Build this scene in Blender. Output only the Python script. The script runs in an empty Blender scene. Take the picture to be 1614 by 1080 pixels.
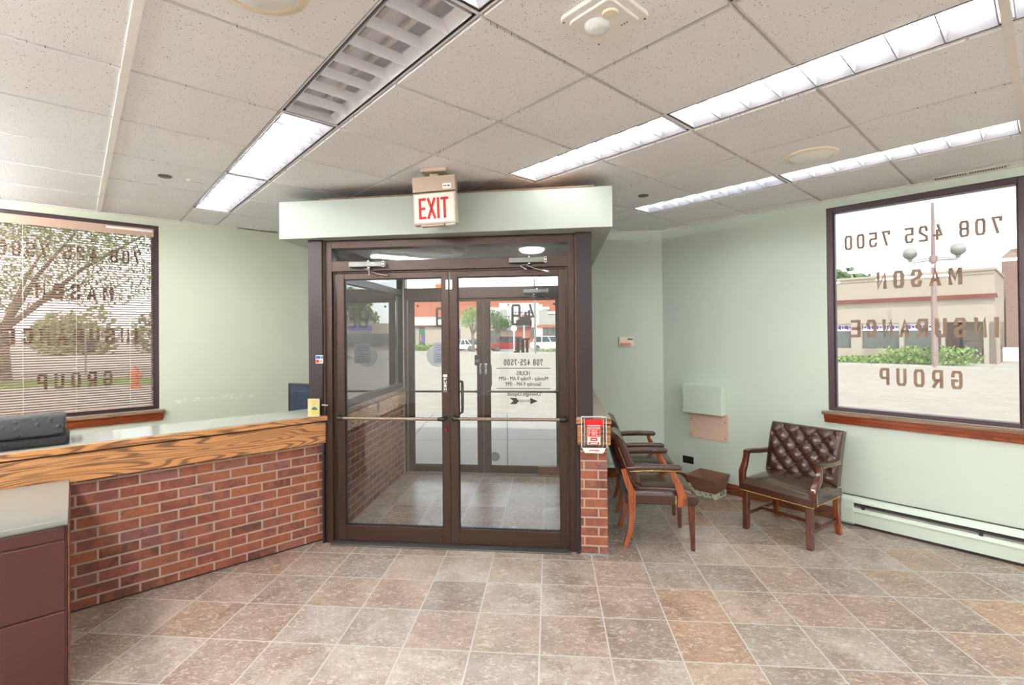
import bpy, bmesh, math, random
from mathutils import Vector, Matrix
random.seed(7)
S = bpy.context.scene
COL = S.collection
# ------------------------------------------------------------------ camera
Rr_, Rp_ = math.radians(-.53), math.radians(.42)
R0 = Matrix(((1, 0, 0), (0, 0, -1), (0, 1, 0)))
Rp = Matrix(((1, 0, 0), (0, math.cos(Rp_), math.sin(Rp_)), (0, -math.sin(Rp_), math.cos(Rp_))))
Rr = Matrix(((math.cos(Rr_), -math.sin(Rr_), 0), (math.sin(Rr_), math.cos(Rr_), 0), (0, 0, 1)))
Rc = Matrix(((1, 0, 0), (0, -1, 0), (0, 0, -1))) @ (Rr @ Rp @ R0)
cam = bpy.data.cameras.new('camera'); camo = bpy.data.objects.new('camera', cam); COL.objects.link(camo)
camo.matrix_world = Matrix.Translation((0, 0, 1.62)) @ Rc.transposed().to_4x4()
cam.sensor_width = 36; cam.lens = 767.8 / 1614 * 36
cam.shift_x = 9.0 / 1614; cam.shift_y = -21.2 / 1614
cam.clip_start = .05; cam.clip_end = 500
S.camera = camo
# ------------------------------------------------------------------ world, sun, exposure
S.view_settings.view_transform = 'Standard'; S.view_settings.look = 'None'
S.view_settings.gamma = 1; S.view_settings.use_curve_mapping = False
S.view_settings.exposure = 1.6
w = bpy.data.worlds.new('sky'); S.world = w; w.use_nodes = True
wn = w.node_tree; bg = wn.nodes['Background']
sky = wn.nodes.new('ShaderNodeTexSky'); sky.sky_type = 'NISHITA'; sky.sun_disc = False
sky.sun_elevation = math.radians(48); sky.sun_rotation = math.radians(200); sky.air_density = .7; sky.dust_density = .8; sky.ozone_density = .6
hs = wn.nodes.new('ShaderNodeHueSaturation'); hs.inputs['Saturation'].default_value = .15
wn.links.new(sky.outputs[0], hs.inputs['Color']); wn.links.new(hs.outputs[0], bg.inputs['Color'])
bg.inputs['Strength'].default_value = .14
sun = bpy.data.lights.new('sun', 'SUN'); sun.energy = .9; sun.angle = .01; sun.color = (1, .95, .86)
suno = bpy.data.objects.new('sun', sun); COL.objects.link(suno)
_a, _e = math.radians(14), math.radians(50)      # direction the light travels
suno.rotation_euler = Vector((math.sin(_a) * math.cos(_e), math.cos(_a) * math.cos(_e), -math.sin(_e))).to_track_quat('-Z', 'Y').to_euler()
suno.location = (0, -10, 20)
TUBE = 11.0      # radiance of the fluorescent tubes
# ------------------------------------------------------------------ frames
TW = math.radians(41.53)      # room frame: x = v (along the left wall), y = u (along the right wall)
TD = math.radians(-6.1)       # door frame: x = along the doors, y = outward
OD = Vector((-.45, 3.70, 0))
def W(v, u, z=0): return Vector((v * math.cos(TW) - u * math.sin(TW), v * math.sin(TW) + u * math.cos(TW), z))
def D(s, t, z=0): return OD + Vector((s * math.cos(TD) - t * math.sin(TD), s * math.sin(TD) + t * math.cos(TD), z))
ZC = 2.74
# ------------------------------------------------------------------ materials
class NT:
    def __init__(s, name):
        s.m = bpy.data.materials.new(name); s.m.use_nodes = True; s.t = s.m.node_tree
        s.b = s.t.nodes['Principled BSDF']; s.out = s.t.nodes['Material Output']
    def n(s, ty, props=None, **ins):
        nd = s.t.nodes.new('ShaderNode' + ty)
        for k, v in (props or {}).items(): setattr(nd, k, v)
        for k, v in ins.items():
            key = int(k[1:]) if k[0] == '_' and k[1:].isdigit() else k.replace('_', ' ')
            s.set(nd.inputs[key], v)
        return nd
    def set(s, sock, v):
        if isinstance(v, bpy.types.NodeSocket): s.t.links.new(v, sock)
        elif isinstance(v, bpy.types.Node): s.t.links.new(v.outputs[0], sock)
        else:
            if isinstance(v, tuple) and len(v) == 3 and sock.type == 'RGBA': v = v + (1,)
            sock.default_value = v
    def p(s, **k):
        for a, v in k.items(): s.set(s.b.inputs[a.replace('_', ' ')], v)
    def math(s, op, a, b=0.0, c=None):
        nd = s.t.nodes.new('ShaderNodeMath'); nd.operation = op
        s.set(nd.inputs[0], a); s.set(nd.inputs[1], b)
        if c is not None: s.set(nd.inputs[2], c)
        return nd.outputs[0]
    def mix(s, f, a, b, mode='MIX'):
        nd = s.t.nodes.new('ShaderNodeMix'); nd.data_type = 'RGBA'; nd.blend_type = mode
        s.set(nd.inputs[0], f); s.set(nd.inputs[6], a); s.set(nd.inputs[7], b)
        return nd.outputs[2]
    def ramp(s, f, stops, interp='LINEAR'):
        nd = s.t.nodes.new('ShaderNodeValToRGB'); cr = nd.color_ramp; cr.interpolation = interp
        while len(cr.elements) < len(stops): cr.elements.new(.5)
        for e, (p, c) in zip(cr.elements, stops):
            e.position = p; e.color = (c if isinstance(c, tuple) else (c, c, c)) + (1,)
        s.set(nd.inputs[0], f); return nd.outputs[0]
    def obj(s): return s.n('TexCoord').outputs['Object']
    def uv(s): return s.n('TexCoord').outputs['UV']
    def map(s, vec, scale=(1, 1, 1), rot=(0, 0, 0), loc=(0, 0, 0)):
        nd = s.n('Mapping'); s.set(nd.inputs[0], vec)
        nd.inputs['Scale'].default_value = scale; nd.inputs['Rotation'].default_value = rot; nd.inputs['Location'].default_value = loc
        return nd.outputs[0]
    def noise(s, vec, scale, detail=4, rough=.5, dist=0):
        return s.n('TexNoise', Vector=vec, Scale=scale, Detail=detail, Roughness=rough, Distortion=dist)
    def bump(s, h, strength=.3, dist=.005, normal=None):
        nd = s.n('Bump', Height=h, Strength=strength, Distance=dist)
        if normal is not None: s.set(nd.inputs['Normal'], normal)
        s.set(s.b.inputs['Normal'], nd.outputs[0]); return nd.outputs[0]

def lin(r, g, b):
    f = lambda c: (c / 255 / 12.92) if c <= 10 else ((c / 255 + .055) / 1.055) ** 2.4
    return (f(r), f(g), f(b))
def plain(name, col, rough=.5, metal=0, spec=.5, var=.08, vscale=14, bump=0, coat=0, bscale=60):
    t = NT(name); o = t.obj()
    nz = t.noise(o, vscale, 3)
    c2 = tuple(min(1, c * (1 - var)) for c in col); c3 = tuple(min(1, c * (1 + var)) for c in col)
    t.p(Base_Color=t.mix(nz.outputs[0], c2, c3), Roughness=rough, Metallic=metal, Coat_Weight=coat)
    t.set(t.b.inputs['Specular IOR Level'], spec)
    if bump: t.bump(t.noise(o, bscale, 4).outputs[0], bump, .002)
    return t.m
M = {}
M['wall'] = plain('sage wall paint', lin(197, 210, 199), .55, var=.02, vscale=3, bump=.15, bscale=220)
M['wall_box'] = plain('sage paint on metal', lin(200, 215, 202), .4, var=.02)
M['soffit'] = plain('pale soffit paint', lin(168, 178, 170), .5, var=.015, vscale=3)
M['backroom'] = plain('pale far wall paint', lin(232, 232, 226), .6, var=.02)
def m_scuff():
    t = NT('sage wall paint with scuff'); o = t.obj()
    base = t.mix(t.noise(o, 3).outputs[0], lin(198, 205, 186), lin(203, 210, 191))
    sp = t.n('SeparateXYZ', Vector=o)
    def band(c, lo, hi): return t.math('MULTIPLY', t.math('GREATER_THAN', c, lo), t.math('LESS_THAN', c, hi))
    zc = t.math('ABSOLUTE', t.math('SUBTRACT', sp.outputs[2], .985))
    zc = t.math('LESS_THAN', zc, .022)
    m = t.math('MULTIPLY', t.math('MULTIPLY', band(sp.outputs[0], .72, 1.42), zc), t.math('GREATER_THAN', t.noise(t.map(o, (9, 1, 40)), 2.2, 5, .7).outputs[0], .56))
    t.p(Base_Color=t.mix(m, base, lin(236, 226, 222)), Roughness=.55)
    t.bump(t.noise(o, 220).outputs[0], .15, .002)
    return t.m
M['wall_scuff'] = m_scuff()
def m_tile():
    t = NT('fissured ceiling board'); o = t.obj()
    base = t.mix(t.noise(o, 2.5, 3).outputs[0], lin(237, 240, 245), lin(245, 248, 252))
    fine = t.noise(o, 170, 3, .6).outputs[0]
    base = t.mix(t.math('MULTIPLY', fine, .35), base, lin(212, 208, 205))
    v = t.n('TexVoronoi', Vector=t.map(o, (1, 1, 0)), Scale=85.0)
    spot = t.math('LESS_THAN', v.outputs['Distance'], t.math('MULTIPLY', t.noise(o, 30, 2).outputs[0], .34))
    spot = t.math('MULTIPLY', spot, t.math('GREATER_THAN', t.n('SeparateColor', Color=v.outputs['Color']).outputs[0], .45))
    t.p(Base_Color=t.mix(t.math('MULTIPLY', spot, .85), base, lin(105, 88, 76)), Roughness=.9)
    t.bump(t.math('SUBTRACT', fine, t.math('MULTIPLY', spot, .8)), .35, .003)
    return t.m
M['tile'] = m_tile()
M['grid'] = plain('ceiling grid enamel', lin(226, 220, 214), .4)
M['grid_white'] = plain('white ceiling grid enamel', lin(250, 250, 250), .35)
M['reveal'] = plain('dark ceiling edge', lin(120, 102, 88), .8)
def m_floor():
    t = NT('slate look floor tile'); o = t.obj()
    sp = t.n('SeparateXYZ', Vector=o)
    cx = t.math('DIVIDE', t.math('ADD', sp.outputs[0], .065), .3525)
    cy = t.math('DIVIDE', t.math('SUBTRACT', sp.outputs[1], 3.494), .3435)
    ix, iy = t.math('FLOOR', cx), t.math('FLOOR', cy)
    fx, fy = t.math('FRACT', cx), t.math('FRACT', cy)
    edge = t.math('MINIMUM', t.math('MINIMUM', fx, t.math('SUBTRACT', 1.0, fx)), t.math('MINIMUM', fy, t.math('SUBTRACT', 1.0, fy)))
    wob = t.math('MULTIPLY', t.noise(o, 30, 2).outputs[0], .006)
    grout = t.math('LESS_THAN', t.math('SUBTRACT', edge, wob), .0085)
    cell = t.n('CombineXYZ', X=ix, Y=iy)
    wnz = t.n('TexWhiteNoise', Vector=cell)
    off = t.n('VectorMath', {'operation': 'MULTIPLY'}, _0=wnz.outputs['Color'], _1=(7, 7, 7))
    vec = t.n('VectorMath', {'operation': 'ADD'}, _0=o, _1=off)
    base = t.ramp(wnz.outputs['Value'], [(0, lin(170, 152, 136)), (.2, lin(146, 135, 127)), (.4, lin(178, 168, 159)), (.6, lin(142, 133, 126)), (.8, lin(164, 132, 106)), (1, lin(162, 157, 154))])
    n1 = t.noise(vec, 3.2, 5, .6, .6).outputs[0]
    c = t.mix(t.math('MULTIPLY', t.ramp(n1, [(.38, 0.0), (.66, 1.0)]), .75), base, lin(118, 101, 90))
    n2 = t.noise(t.map(vec, (1, 1.8, 1)), 24, 6, .75, 1.2).outputs[0]
    c = t.mix(t.math('MULTIPLY', t.ramp(n2, [(.5, 0.0), (.64, 1.0)]), .55), c, lin(212, 200, 188))
    n3 = t.noise(t.map(vec, (1.6, 1, 1), loc=(3, 1, 0)), 38, 6, .75, 2.0).outputs[0]
    c = t.mix(t.math('MULTIPLY', t.ramp(n3, [(.56, 0.0), (.64, 1.0)]), .7), c, lin(156, 96, 60))
    n4 = t.noise(t.map(vec, (1, 1.7, 1), loc=(8, 4, 0)), 46, 5, .7, 1.5).outputs[0]
    c = t.mix(t.math('MULTIPLY', t.ramp(n4, [(.59, 0.0), (.66, 1.0)]), .8), c, lin(84, 72, 66))
    c = t.mix(grout, c, lin(178, 174, 166))
    t.p(Base_Color=c, Roughness=t.ramp(n2, [(.3, .17), (.8, .30)]))
    t.set(t.b.inputs['Specular IOR Level'], .5)
    h = t.math('ADD', t.math('MULTIPLY', n3, .6), t.math('MULTIPLY', n2, .8))
    h = t.math('SUBTRACT', h, t.math('MULTIPLY', grout, 1.0))
    t.bump(h, .28, .003)
    return t.m
M['floor'] = m_floor()
def m_brick(name='brick', dark=0, sc=1.0):
    t = NT(name); uv = t.uv()
    b = t.n('TexBrick', {'offset': .5, 'offset_frequency': 2, 'squash': 1}, Vector=uv, Scale=1.0)
    b.inputs['Mortar Size'].default_value = .0062 * sc; b.inputs['Mortar Smooth'].default_value = .15
    b.inputs['Brick Width'].default_value = .2032 * sc; b.inputs['Row Height'].default_value = .0684 * sc; b.inputs['Bias'].default_value = -.1
    b.inputs['Color1'].default_value = (0, 0, 0, 1); b.inputs['Color2'].default_value = (1, 1, 1, 1); b.inputs['Mortar'].default_value = (.5, .5, .5, 1)
    col = t.ramp(b.outputs['Color'], [(0, lin(92, 52, 44)), (.18, lin(142, 80, 56)), (.36, lin(116, 72, 66)), (.5, lin(134, 66, 46)), (.64, lin(124, 84, 84)), (.82, lin(150, 90, 52)), (1, lin(104, 66, 50))])
    n = t.noise(t.map(uv, (1.2, 1, 1)), 9, 5, .65, .8).outputs[0]
    col = t.mix(t.ramp(n, [(.42, 0.0), (.62, .7)]), col, lin(156, 92, 62))
    n5 = t.noise(t.map(uv, (1, 1.4, 1), loc=(5, 2, 0)), 14, 5, .7, .8).outputs[0]
    col = t.mix(t.ramp(n5, [(.5, 0.0), (.68, .75)]), col, lin(92, 64, 68))
    n2 = t.noise(t.map(uv, (2.2, 1, 1)), 75, 4, .7).outputs[0]
    col = t.mix(t.ramp(n2, [(.6, 0.0), (.68, .85)]), col, lin(66, 40, 34))
    col = t.mix(b.outputs['Fac'], col, t.mix(n2, lin(158, 138, 124), lin(176, 158, 144)))
    if dark: col = t.mix(.5, col, lin(150, 134, 124))
    t.p(Base_Color=col, Roughness=.8)
    h = t.math('SUBTRACT', t.math('MULTIPLY', n2, .3), t.math('MULTIPLY', b.outputs['Fac'], 1.0))
    t.bump(h, .6, .006)
    return t.m
M['brick'] = m_brick()
M['brick_far'] = m_brick('weathered brick', dark=1, sc=1.3)
def m_wood(name, light, mid, dark, axis=0, scale=1.0, rough=.28, coat=.3, contrast=1.0, grain=.8):
    """grain runs along uv axis 0 (x) or 1 (y)"""
    t = NT(name); uv = t.uv()
    st = (.55, 5.5, 1) if axis == 0 else (5.5, .55, 1)
    v = t.map(uv, tuple(a * scale for a in st[:2]) + (1,), loc=(.37, .11, 0))
    n = t.noise(v, 1.25, 2, .45, .5).outputs[0]
    rings = t.math('FRACT', t.math('MULTIPLY', n, 24.0 * contrast))
    r = t.ramp(rings, [(0, 1.0), (.2, .9), (.34, .15), (.8, 0.0), (1, 1.0)])
    fine = t.noise(t.map(uv, (3, 130, 1) if axis == 0 else (130, 3, 1)), 3, 3, .7).outputs[0]
    c = t.mix(t.noise(v, 2.0).outputs[0], light, mid)
    c = t.mix(t.math('MULTIPLY', r, grain), c, dark)
    c = t.mix(t.math('MULTIPLY', t.ramp(fine, [(.45, 0.0), (.75, 1.0)]), .5), c, dark)
    t.p(Base_Color=c, Roughness=rough, Coat_Weight=coat, Coat_Roughness=.12)
    t.bump(t.math('SUBTRACT', 1.0, r), .12, .001)
    return t.m
M['oak'] = m_wood('stained oak', lin(214, 156, 100), lin(188, 128, 74), lin(78, 50, 34))
M['oak_dark'] = m_wood('dark stained oak', lin(150, 86, 48), lin(118, 62, 32), lin(52, 28, 18))
M['stool'] = m_wood('window stool oak', lin(150, 118, 92), lin(126, 94, 70), lin(78, 54, 40), grain=.5)
M['apron'] = m_wood('red stained trim', lin(172, 84, 40), lin(140, 60, 28), lin(70, 26, 14), grain=.5)
M['mahog'] = m_wood('chair wood', lin(176, 92, 40), lin(146, 66, 26), lin(70, 28, 14), axis=1, grain=.45, rough=.2, coat=.6)
M['mahog_dark'] = m_wood('dark chair wood', lin(108, 50, 27), lin(80, 34, 18), lin(34, 14, 10), axis=1, grain=.5, rough=.18, coat=.7)
def m_leather(name, c1, c2):
    t = NT(name); o = t.obj()
    n = t.noise(o, 7, 4).outputs[0]
    v = t.n('TexVoronoi', {'feature': 'DISTANCE_TO_EDGE'}, Vector=o, Scale=260.0)
    t.p(Base_Color=t.mix(n, c1, c2), Roughness=.24, Coat_Weight=.3, Coat_Roughness=.15)
    t.bump(t.math('ADD', t.math('MINIMUM', v.outputs[0], .1), t.math('MULTIPLY', n, .25)), .25, .002)
    return t.m
M['leather'] = m_leather('brown leather', lin(52, 29, 23), lin(76, 43, 32))
M['leather_olive'] = m_leather('dark olive brown leather', lin(60, 50, 38), lin(76, 60, 45))
M['brass'] = plain('brass nailhead', lin(214, 178, 110), .25, 1)
M['bronze'] = plain('bronze anodised metal', lin(64, 44, 35), .36, .3, var=.05)
M['bronze_dark'] = plain('dark bronze metal', lin(50, 42, 43), .4, .3, var=.06, vscale=5)
M['black'] = plain('black metal', lin(28, 26, 28), .4)
M['gasket'] = plain('black gasket', lin(20, 22, 30), .5)
M['purple'] = plain('plum bronze window metal', lin(72, 56, 62), .35, .2)
M['alum'] = plain('brushed aluminium', lin(112, 112, 108), .38, .8)
M['alum_warm'] = plain('warm push bar', lin(128, 112, 96), .35, .4)
M['chrome'] = plain('chrome', lin(220, 220, 222), .12, 1)
M['louver'] = plain('satin louver', lin(236, 240, 250), .32, .1)
M['louver_on'] = plain('darkened satin louver', lin(150, 150, 156), .4, .0)  # same louver, colour darkened so the cells show beside lit tubes
M['reflector'] = plain('white fixture enamel', lin(238, 238, 236), .4)
M['white'] = plain('white plastic', lin(236, 236, 232), .4)
M['cream'] = plain('cream plastic', lin(232, 222, 200), .4)
M['beige_metal'] = plain('beige enamel', lin(190, 172, 154), .4)
M['beige_bare'] = plain('unpainted wall panel', lin(216, 188, 168), .5)
M['red'] = plain('red plastic', lin(214, 22, 26), .3)
M['red_txt'] = plain('red lettering', lin(204, 10, 4), .5)
M['darkred'] = plain('red cylinder', lin(150, 20, 26), .25)
M['grey_txt'] = plain('dark grey vinyl', lin(66, 62, 58), .5)
def m_vinyl():
    t = NT('brown vinyl lettering'); t.p(Base_Color=lin(160, 134, 112), Roughness=.5)
    tr = t.n('BsdfTranslucent', Color=lin(190, 162, 138) + (1,)); mx = t.n('MixShader'); mx.inputs[0].default_value = .3
    t.t.links.new(t.b.outputs[0], mx.inputs[1]); t.t.links.new(tr.outputs[0], mx.inputs[2]); t.t.links.new(mx.outputs[0], t.out.inputs[0])
    return t.m
M['vinyl'] = m_vinyl()
M['vinyl_edge'] = plain('brown vinyl lettering dark edge', lin(100, 76, 60), .5)
M['top'] = plain('pale laminate', lin(166, 168, 162), .13, coat=.3, var=.03, vscale=5)
M['desk_grey'] = plain('grey green desk laminate', lin(126, 129, 124), .14, coat=.3, var=.03, vscale=5)
M['top_beige'] = plain('grey beige laminate', lin(176, 164, 150), .25, var=.03)
M['maroon'] = plain('maroon steel', lin(72, 36, 34), .3, var=.05, vscale=2.5)
M['carton'] = plain('brown fibreboard', lin(140, 104, 82), .6)
M['outlet'] = plain('dark brown plastic', lin(40, 22, 20), .3)
M['screen'] = plain('black monitor plastic', lin(34, 38, 50), .35)
M['screen_sheen'] = plain('monitor shell with highlight tint', lin(34, 46, 64), .25)  # black shell with a blue highlight put into its colour
M['blue'] = plain('blue ink', lin(30, 70, 140), .4)
M['orange'] = plain('orange ink', lin(226, 120, 40), .4)
M['mustard'] = plain('mustard ink', lin(226, 176, 50), .5)
M['teal'] = plain('teal ink', lin(24, 92, 110), .5)
M['card'] = plain('pale yellow green card', lin(176, 172, 122), .5, var=.02)
M['paper'] = plain('paper', lin(240, 240, 240), .6)
def m_film(name, c, k):
    t = NT(name); t.p(Base_Color=c, Roughness=.6)
    tr = t.n('BsdfTranslucent', Color=c + (1,)); mx = t.n('MixShader'); mx.inputs[0].default_value = k
    t.t.links.new(t.b.outputs[0], mx.inputs[1]); t.t.links.new(tr.outputs[0], mx.inputs[2]); t.t.links.new(mx.outputs[0], t.out.inputs[0])
    return t.m
M['paper_grey'] = m_film('grey lilac paper', lin(206, 204, 218), .5)
M['white_film'] = m_film('white translucent film', lin(250, 250, 250), .8)
M['greenink'] = plain('green ink', lin(20, 140, 88), .5)
M['lcd'] = plain('green display', lin(60, 110, 90), .2)
M['acryl_edge'] = plain('frosted acrylic', lin(216, 222, 222), .15)
M['floorpad'] = plain('metal kick strip', lin(160, 168, 172), .35, .6)
def m_box():
    t = NT('printed leaf carton'); uv = t.uv()
    v = t.n('TexVoronoi', Vector=t.map(uv, (60, 30, 1), rot=(0, 0, .6)), Scale=1.0)
    r = t.ramp(v.outputs['Distance'], [(0, 1.0), (.34, 1.0), (.38, 0.0)], 'CONSTANT')
    k = t.n('SeparateColor', Color=v.outputs['Color'])
    t.p(Base_Color=t.mix(r, lin(232, 232, 214), t.mix(k.outputs[0], lin(150, 205, 130), lin(60, 130, 100))), Roughness=.5)
    return t.m
M['leafbox'] = m_box()
def m_cushion():
    t = NT('black dimpled fabric'); uv = t.uv()
    v = t.n('TexVoronoi', Vector=uv, Scale=26.0)
    t.p(Base_Color=t.mix(t.noise(t.obj(), 9).outputs[0], lin(14, 15, 18), lin(28, 28, 29)), Roughness=.75)
    t.set(t.b.inputs['Sheen Weight'], .08)
    t.bump(t.ramp(v.outputs['Distance'], [(0, 1.0), (.35, 0.0)]), .7, .01)
    return t.m
M['cushion'] = m_cushion()
def m_emit(name, col, st):
    t = NT(name); e = t.n('Emission', Color=col + (1,), Strength=st)
    t.t.links.new(e.outputs[0], t.out.inputs[0]); return t.m
M['tube'] = m_emit('lit fluorescent tube', (1.0, .985, .96), TUBE)
M['tube_fill'] = m_emit('added fill strip tube', (1.0, .99, .97), 42.0)  # for the unseen strips added as room fill
M['tube_low'] = m_emit('dim fluorescent tube', (.93, .96, 1.0), TUBE * .75)
M['lamp_fill'] = m_emit('added lamp panel diffuser', (.86, .95, 1.0), 9.0)  # for the unseen panel added to brighten the vestibule
M['lamp_mid'] = m_emit('strip lamp diffuser', (1, .97, .92), 1.2)
M['lamp_soft'] = m_emit('soft lamp diffuser', (1, .97, .92), .45)
M['tube_off'] = plain('unlit fluorescent tube', lin(226, 226, 224), .3)
M['exit_face'] = None
def m_exit():
    t = NT('backlit sign face'); t.p(Base_Color=lin(216, 212, 202), Roughness=.35, Emission_Color=(1, .93, .82, 1), Emission_Strength=.05); return t.m
M['exit_face'] = m_exit()
def m_glass(name, tint, rough=0.0, ior=1.5, boost=1.0):
    t = NT(name)
    tr = t.n('BsdfTransparent', Color=tint + (1,)); gl = t.n('BsdfGlossy', Roughness=rough, Color=(1, 1, 1, 1))
    f = t.n('Fresnel', IOR=ior)
    k = t.math('MULTIPLY', f.outputs[0], boost)
    mx = t.n('MixShader'); t.set(mx.inputs[0], k); t.set(mx.inputs[1], tr); t.set(mx.inputs[2], gl)
    t.t.links.new(mx.outputs[0], t.out.inputs[0]); return t.m
M['glass'] = m_glass('clear glass', (.97, .985, .98))
M['glass_side'] = m_glass('tinted side glass', (.72, .78, .76), ior=1.8, boost=1.6)
M['acrylic'] = m_glass('clear acrylic', (.93, .95, .95), .02)
def m_slat(nm='beige blind slat', c=(188, 160, 142)):
    t = NT(nm); t.p(Base_Color=lin(*c), Roughness=.45)
    tr = t.n('BsdfTranslucent', Color=lin(206, 170, 140) + (1,))
    mx = t.n('MixShader'); mx.inputs[0].default_value = .12
    t.t.links.new(t.b.outputs[0], mx.inputs[1]); t.t.links.new(tr.outputs[0], mx.inputs[2]); t.t.links.new(mx.outputs[0], t.out.inputs[0])
    return t.m
M['slat'] = m_slat()
M['slat_backlit'] = m_slat('blind slat', (138, 116, 102))  # same beige slats, backlit shade put into the colour
# exterior
def m_asphalt(name, c1, c2):
    t = NT(name); o = t.obj()
    n = t.noise(t.map(o, (1, 1, 1)), 2.2, 10, .8).outputs[0]; n = t.ramp(n, [(.35, 0.0), (.65, 1.0)]); f = t.noise(o, 18, 6, .8).outputs[0]
    c = t.mix(n, c1, c2); c = t.mix(t.ramp(f, [(.5, 0.0), (.75, .5)]), c, tuple(x * .55 for x in c1))
    t.p(Base_Color=c, Roughness=.85); t.bump(f, .4, .01); return t.m
M['asphalt'] = m_asphalt('worn asphalt', lin(168, 161, 151), lin(196, 188, 176))
def m_walk():
    t = NT('sidewalk concrete'); o = t.obj()
    b = t.n('TexBrick', {'offset': 0.0}, Vector=o, Scale=1.0)
    b.inputs['Mortar Size'].default_value = .008; b.inputs['Brick Width'].default_value = 1.5; b.inputs['Row Height'].default_value = 1.5
    n = t.noise(o, 2.5, 8, .7).outputs[0]
    t.p(Base_Color=t.mix(b.outputs['Fac'], t.mix(n, lin(168, 166, 162), lin(190, 188, 182)), lin(100, 98, 94)), Roughness=.85)
    t.bump(t.noise(o, 60, 4).outputs[0], .3, .006); return t.m
M['walk'] = m_walk()
M['grass'] = plain('grass', lin(120, 150, 70), .9, var=.3, vscale=6, bump=.5)
M['leaf_olive'] = plain('olive leaves', lin(140, 146, 96), .6, var=.35, vscale=2)
M['leaf'] = plain('green leaves', lin(128, 158, 86), .6, var=.35, vscale=2)
M['leaf_dark'] = plain('darker green leaves', lin(92, 122, 70), .6, var=.35, vscale=2)
M['bark'] = plain('grey bark', lin(118, 104, 90), .9, var=.2, bump=.5)
M['stucco'] = plain('beige stucco', lin(174, 163, 148), .9, var=.07, vscale=1)
M['stucco_w'] = plain('white stucco', lin(232, 230, 224), .9, var=.03, vscale=1)
M['terracotta'] = plain('terracotta stucco', lin(178, 108, 84), .9, var=.05, vscale=1)
M['redband'] = plain('red brown cornice', lin(118, 50, 34), .6)
M['greybrick'] = plain('grey block', lin(172, 174, 168), .9, var=.1, vscale=3)
M['shopglass'] = plain('shop window glass', lin(88, 96, 94), .12, var=.3, vscale=.6)
M['awning'] = plain('grey awning cloth', lin(128, 128, 132), .8)
M['purpleink'] = plain('violet lettering', lin(96, 60, 150), .5)
M['metal_grey'] = plain('galvanised pole', lin(150, 148, 146), .4, .5)
M['pole_mauve'] = plain('weathered lamp post', lin(150, 128, 124), .5, .2)
M['car_red'] = plain('red car paint', lin(168, 30, 48), .2, .2, coat=1)
M['car_white'] = plain('white car paint', lin(236, 236, 236), .2, coat=1)
M['car_grey'] = plain('dark car paint', lin(70, 76, 84), .2, coat=1)
M['carglass'] = plain('car window', lin(40, 56, 64), .08)
M['rubber'] = plain('tyre rubber', lin(34, 34, 34), .8)
M['hydrant'] = plain('orange red hydrant paint', lin(226, 112, 60), .4)
M['signblue'] = plain('violet blue sign', lin(98, 96, 200), .5)
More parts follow.
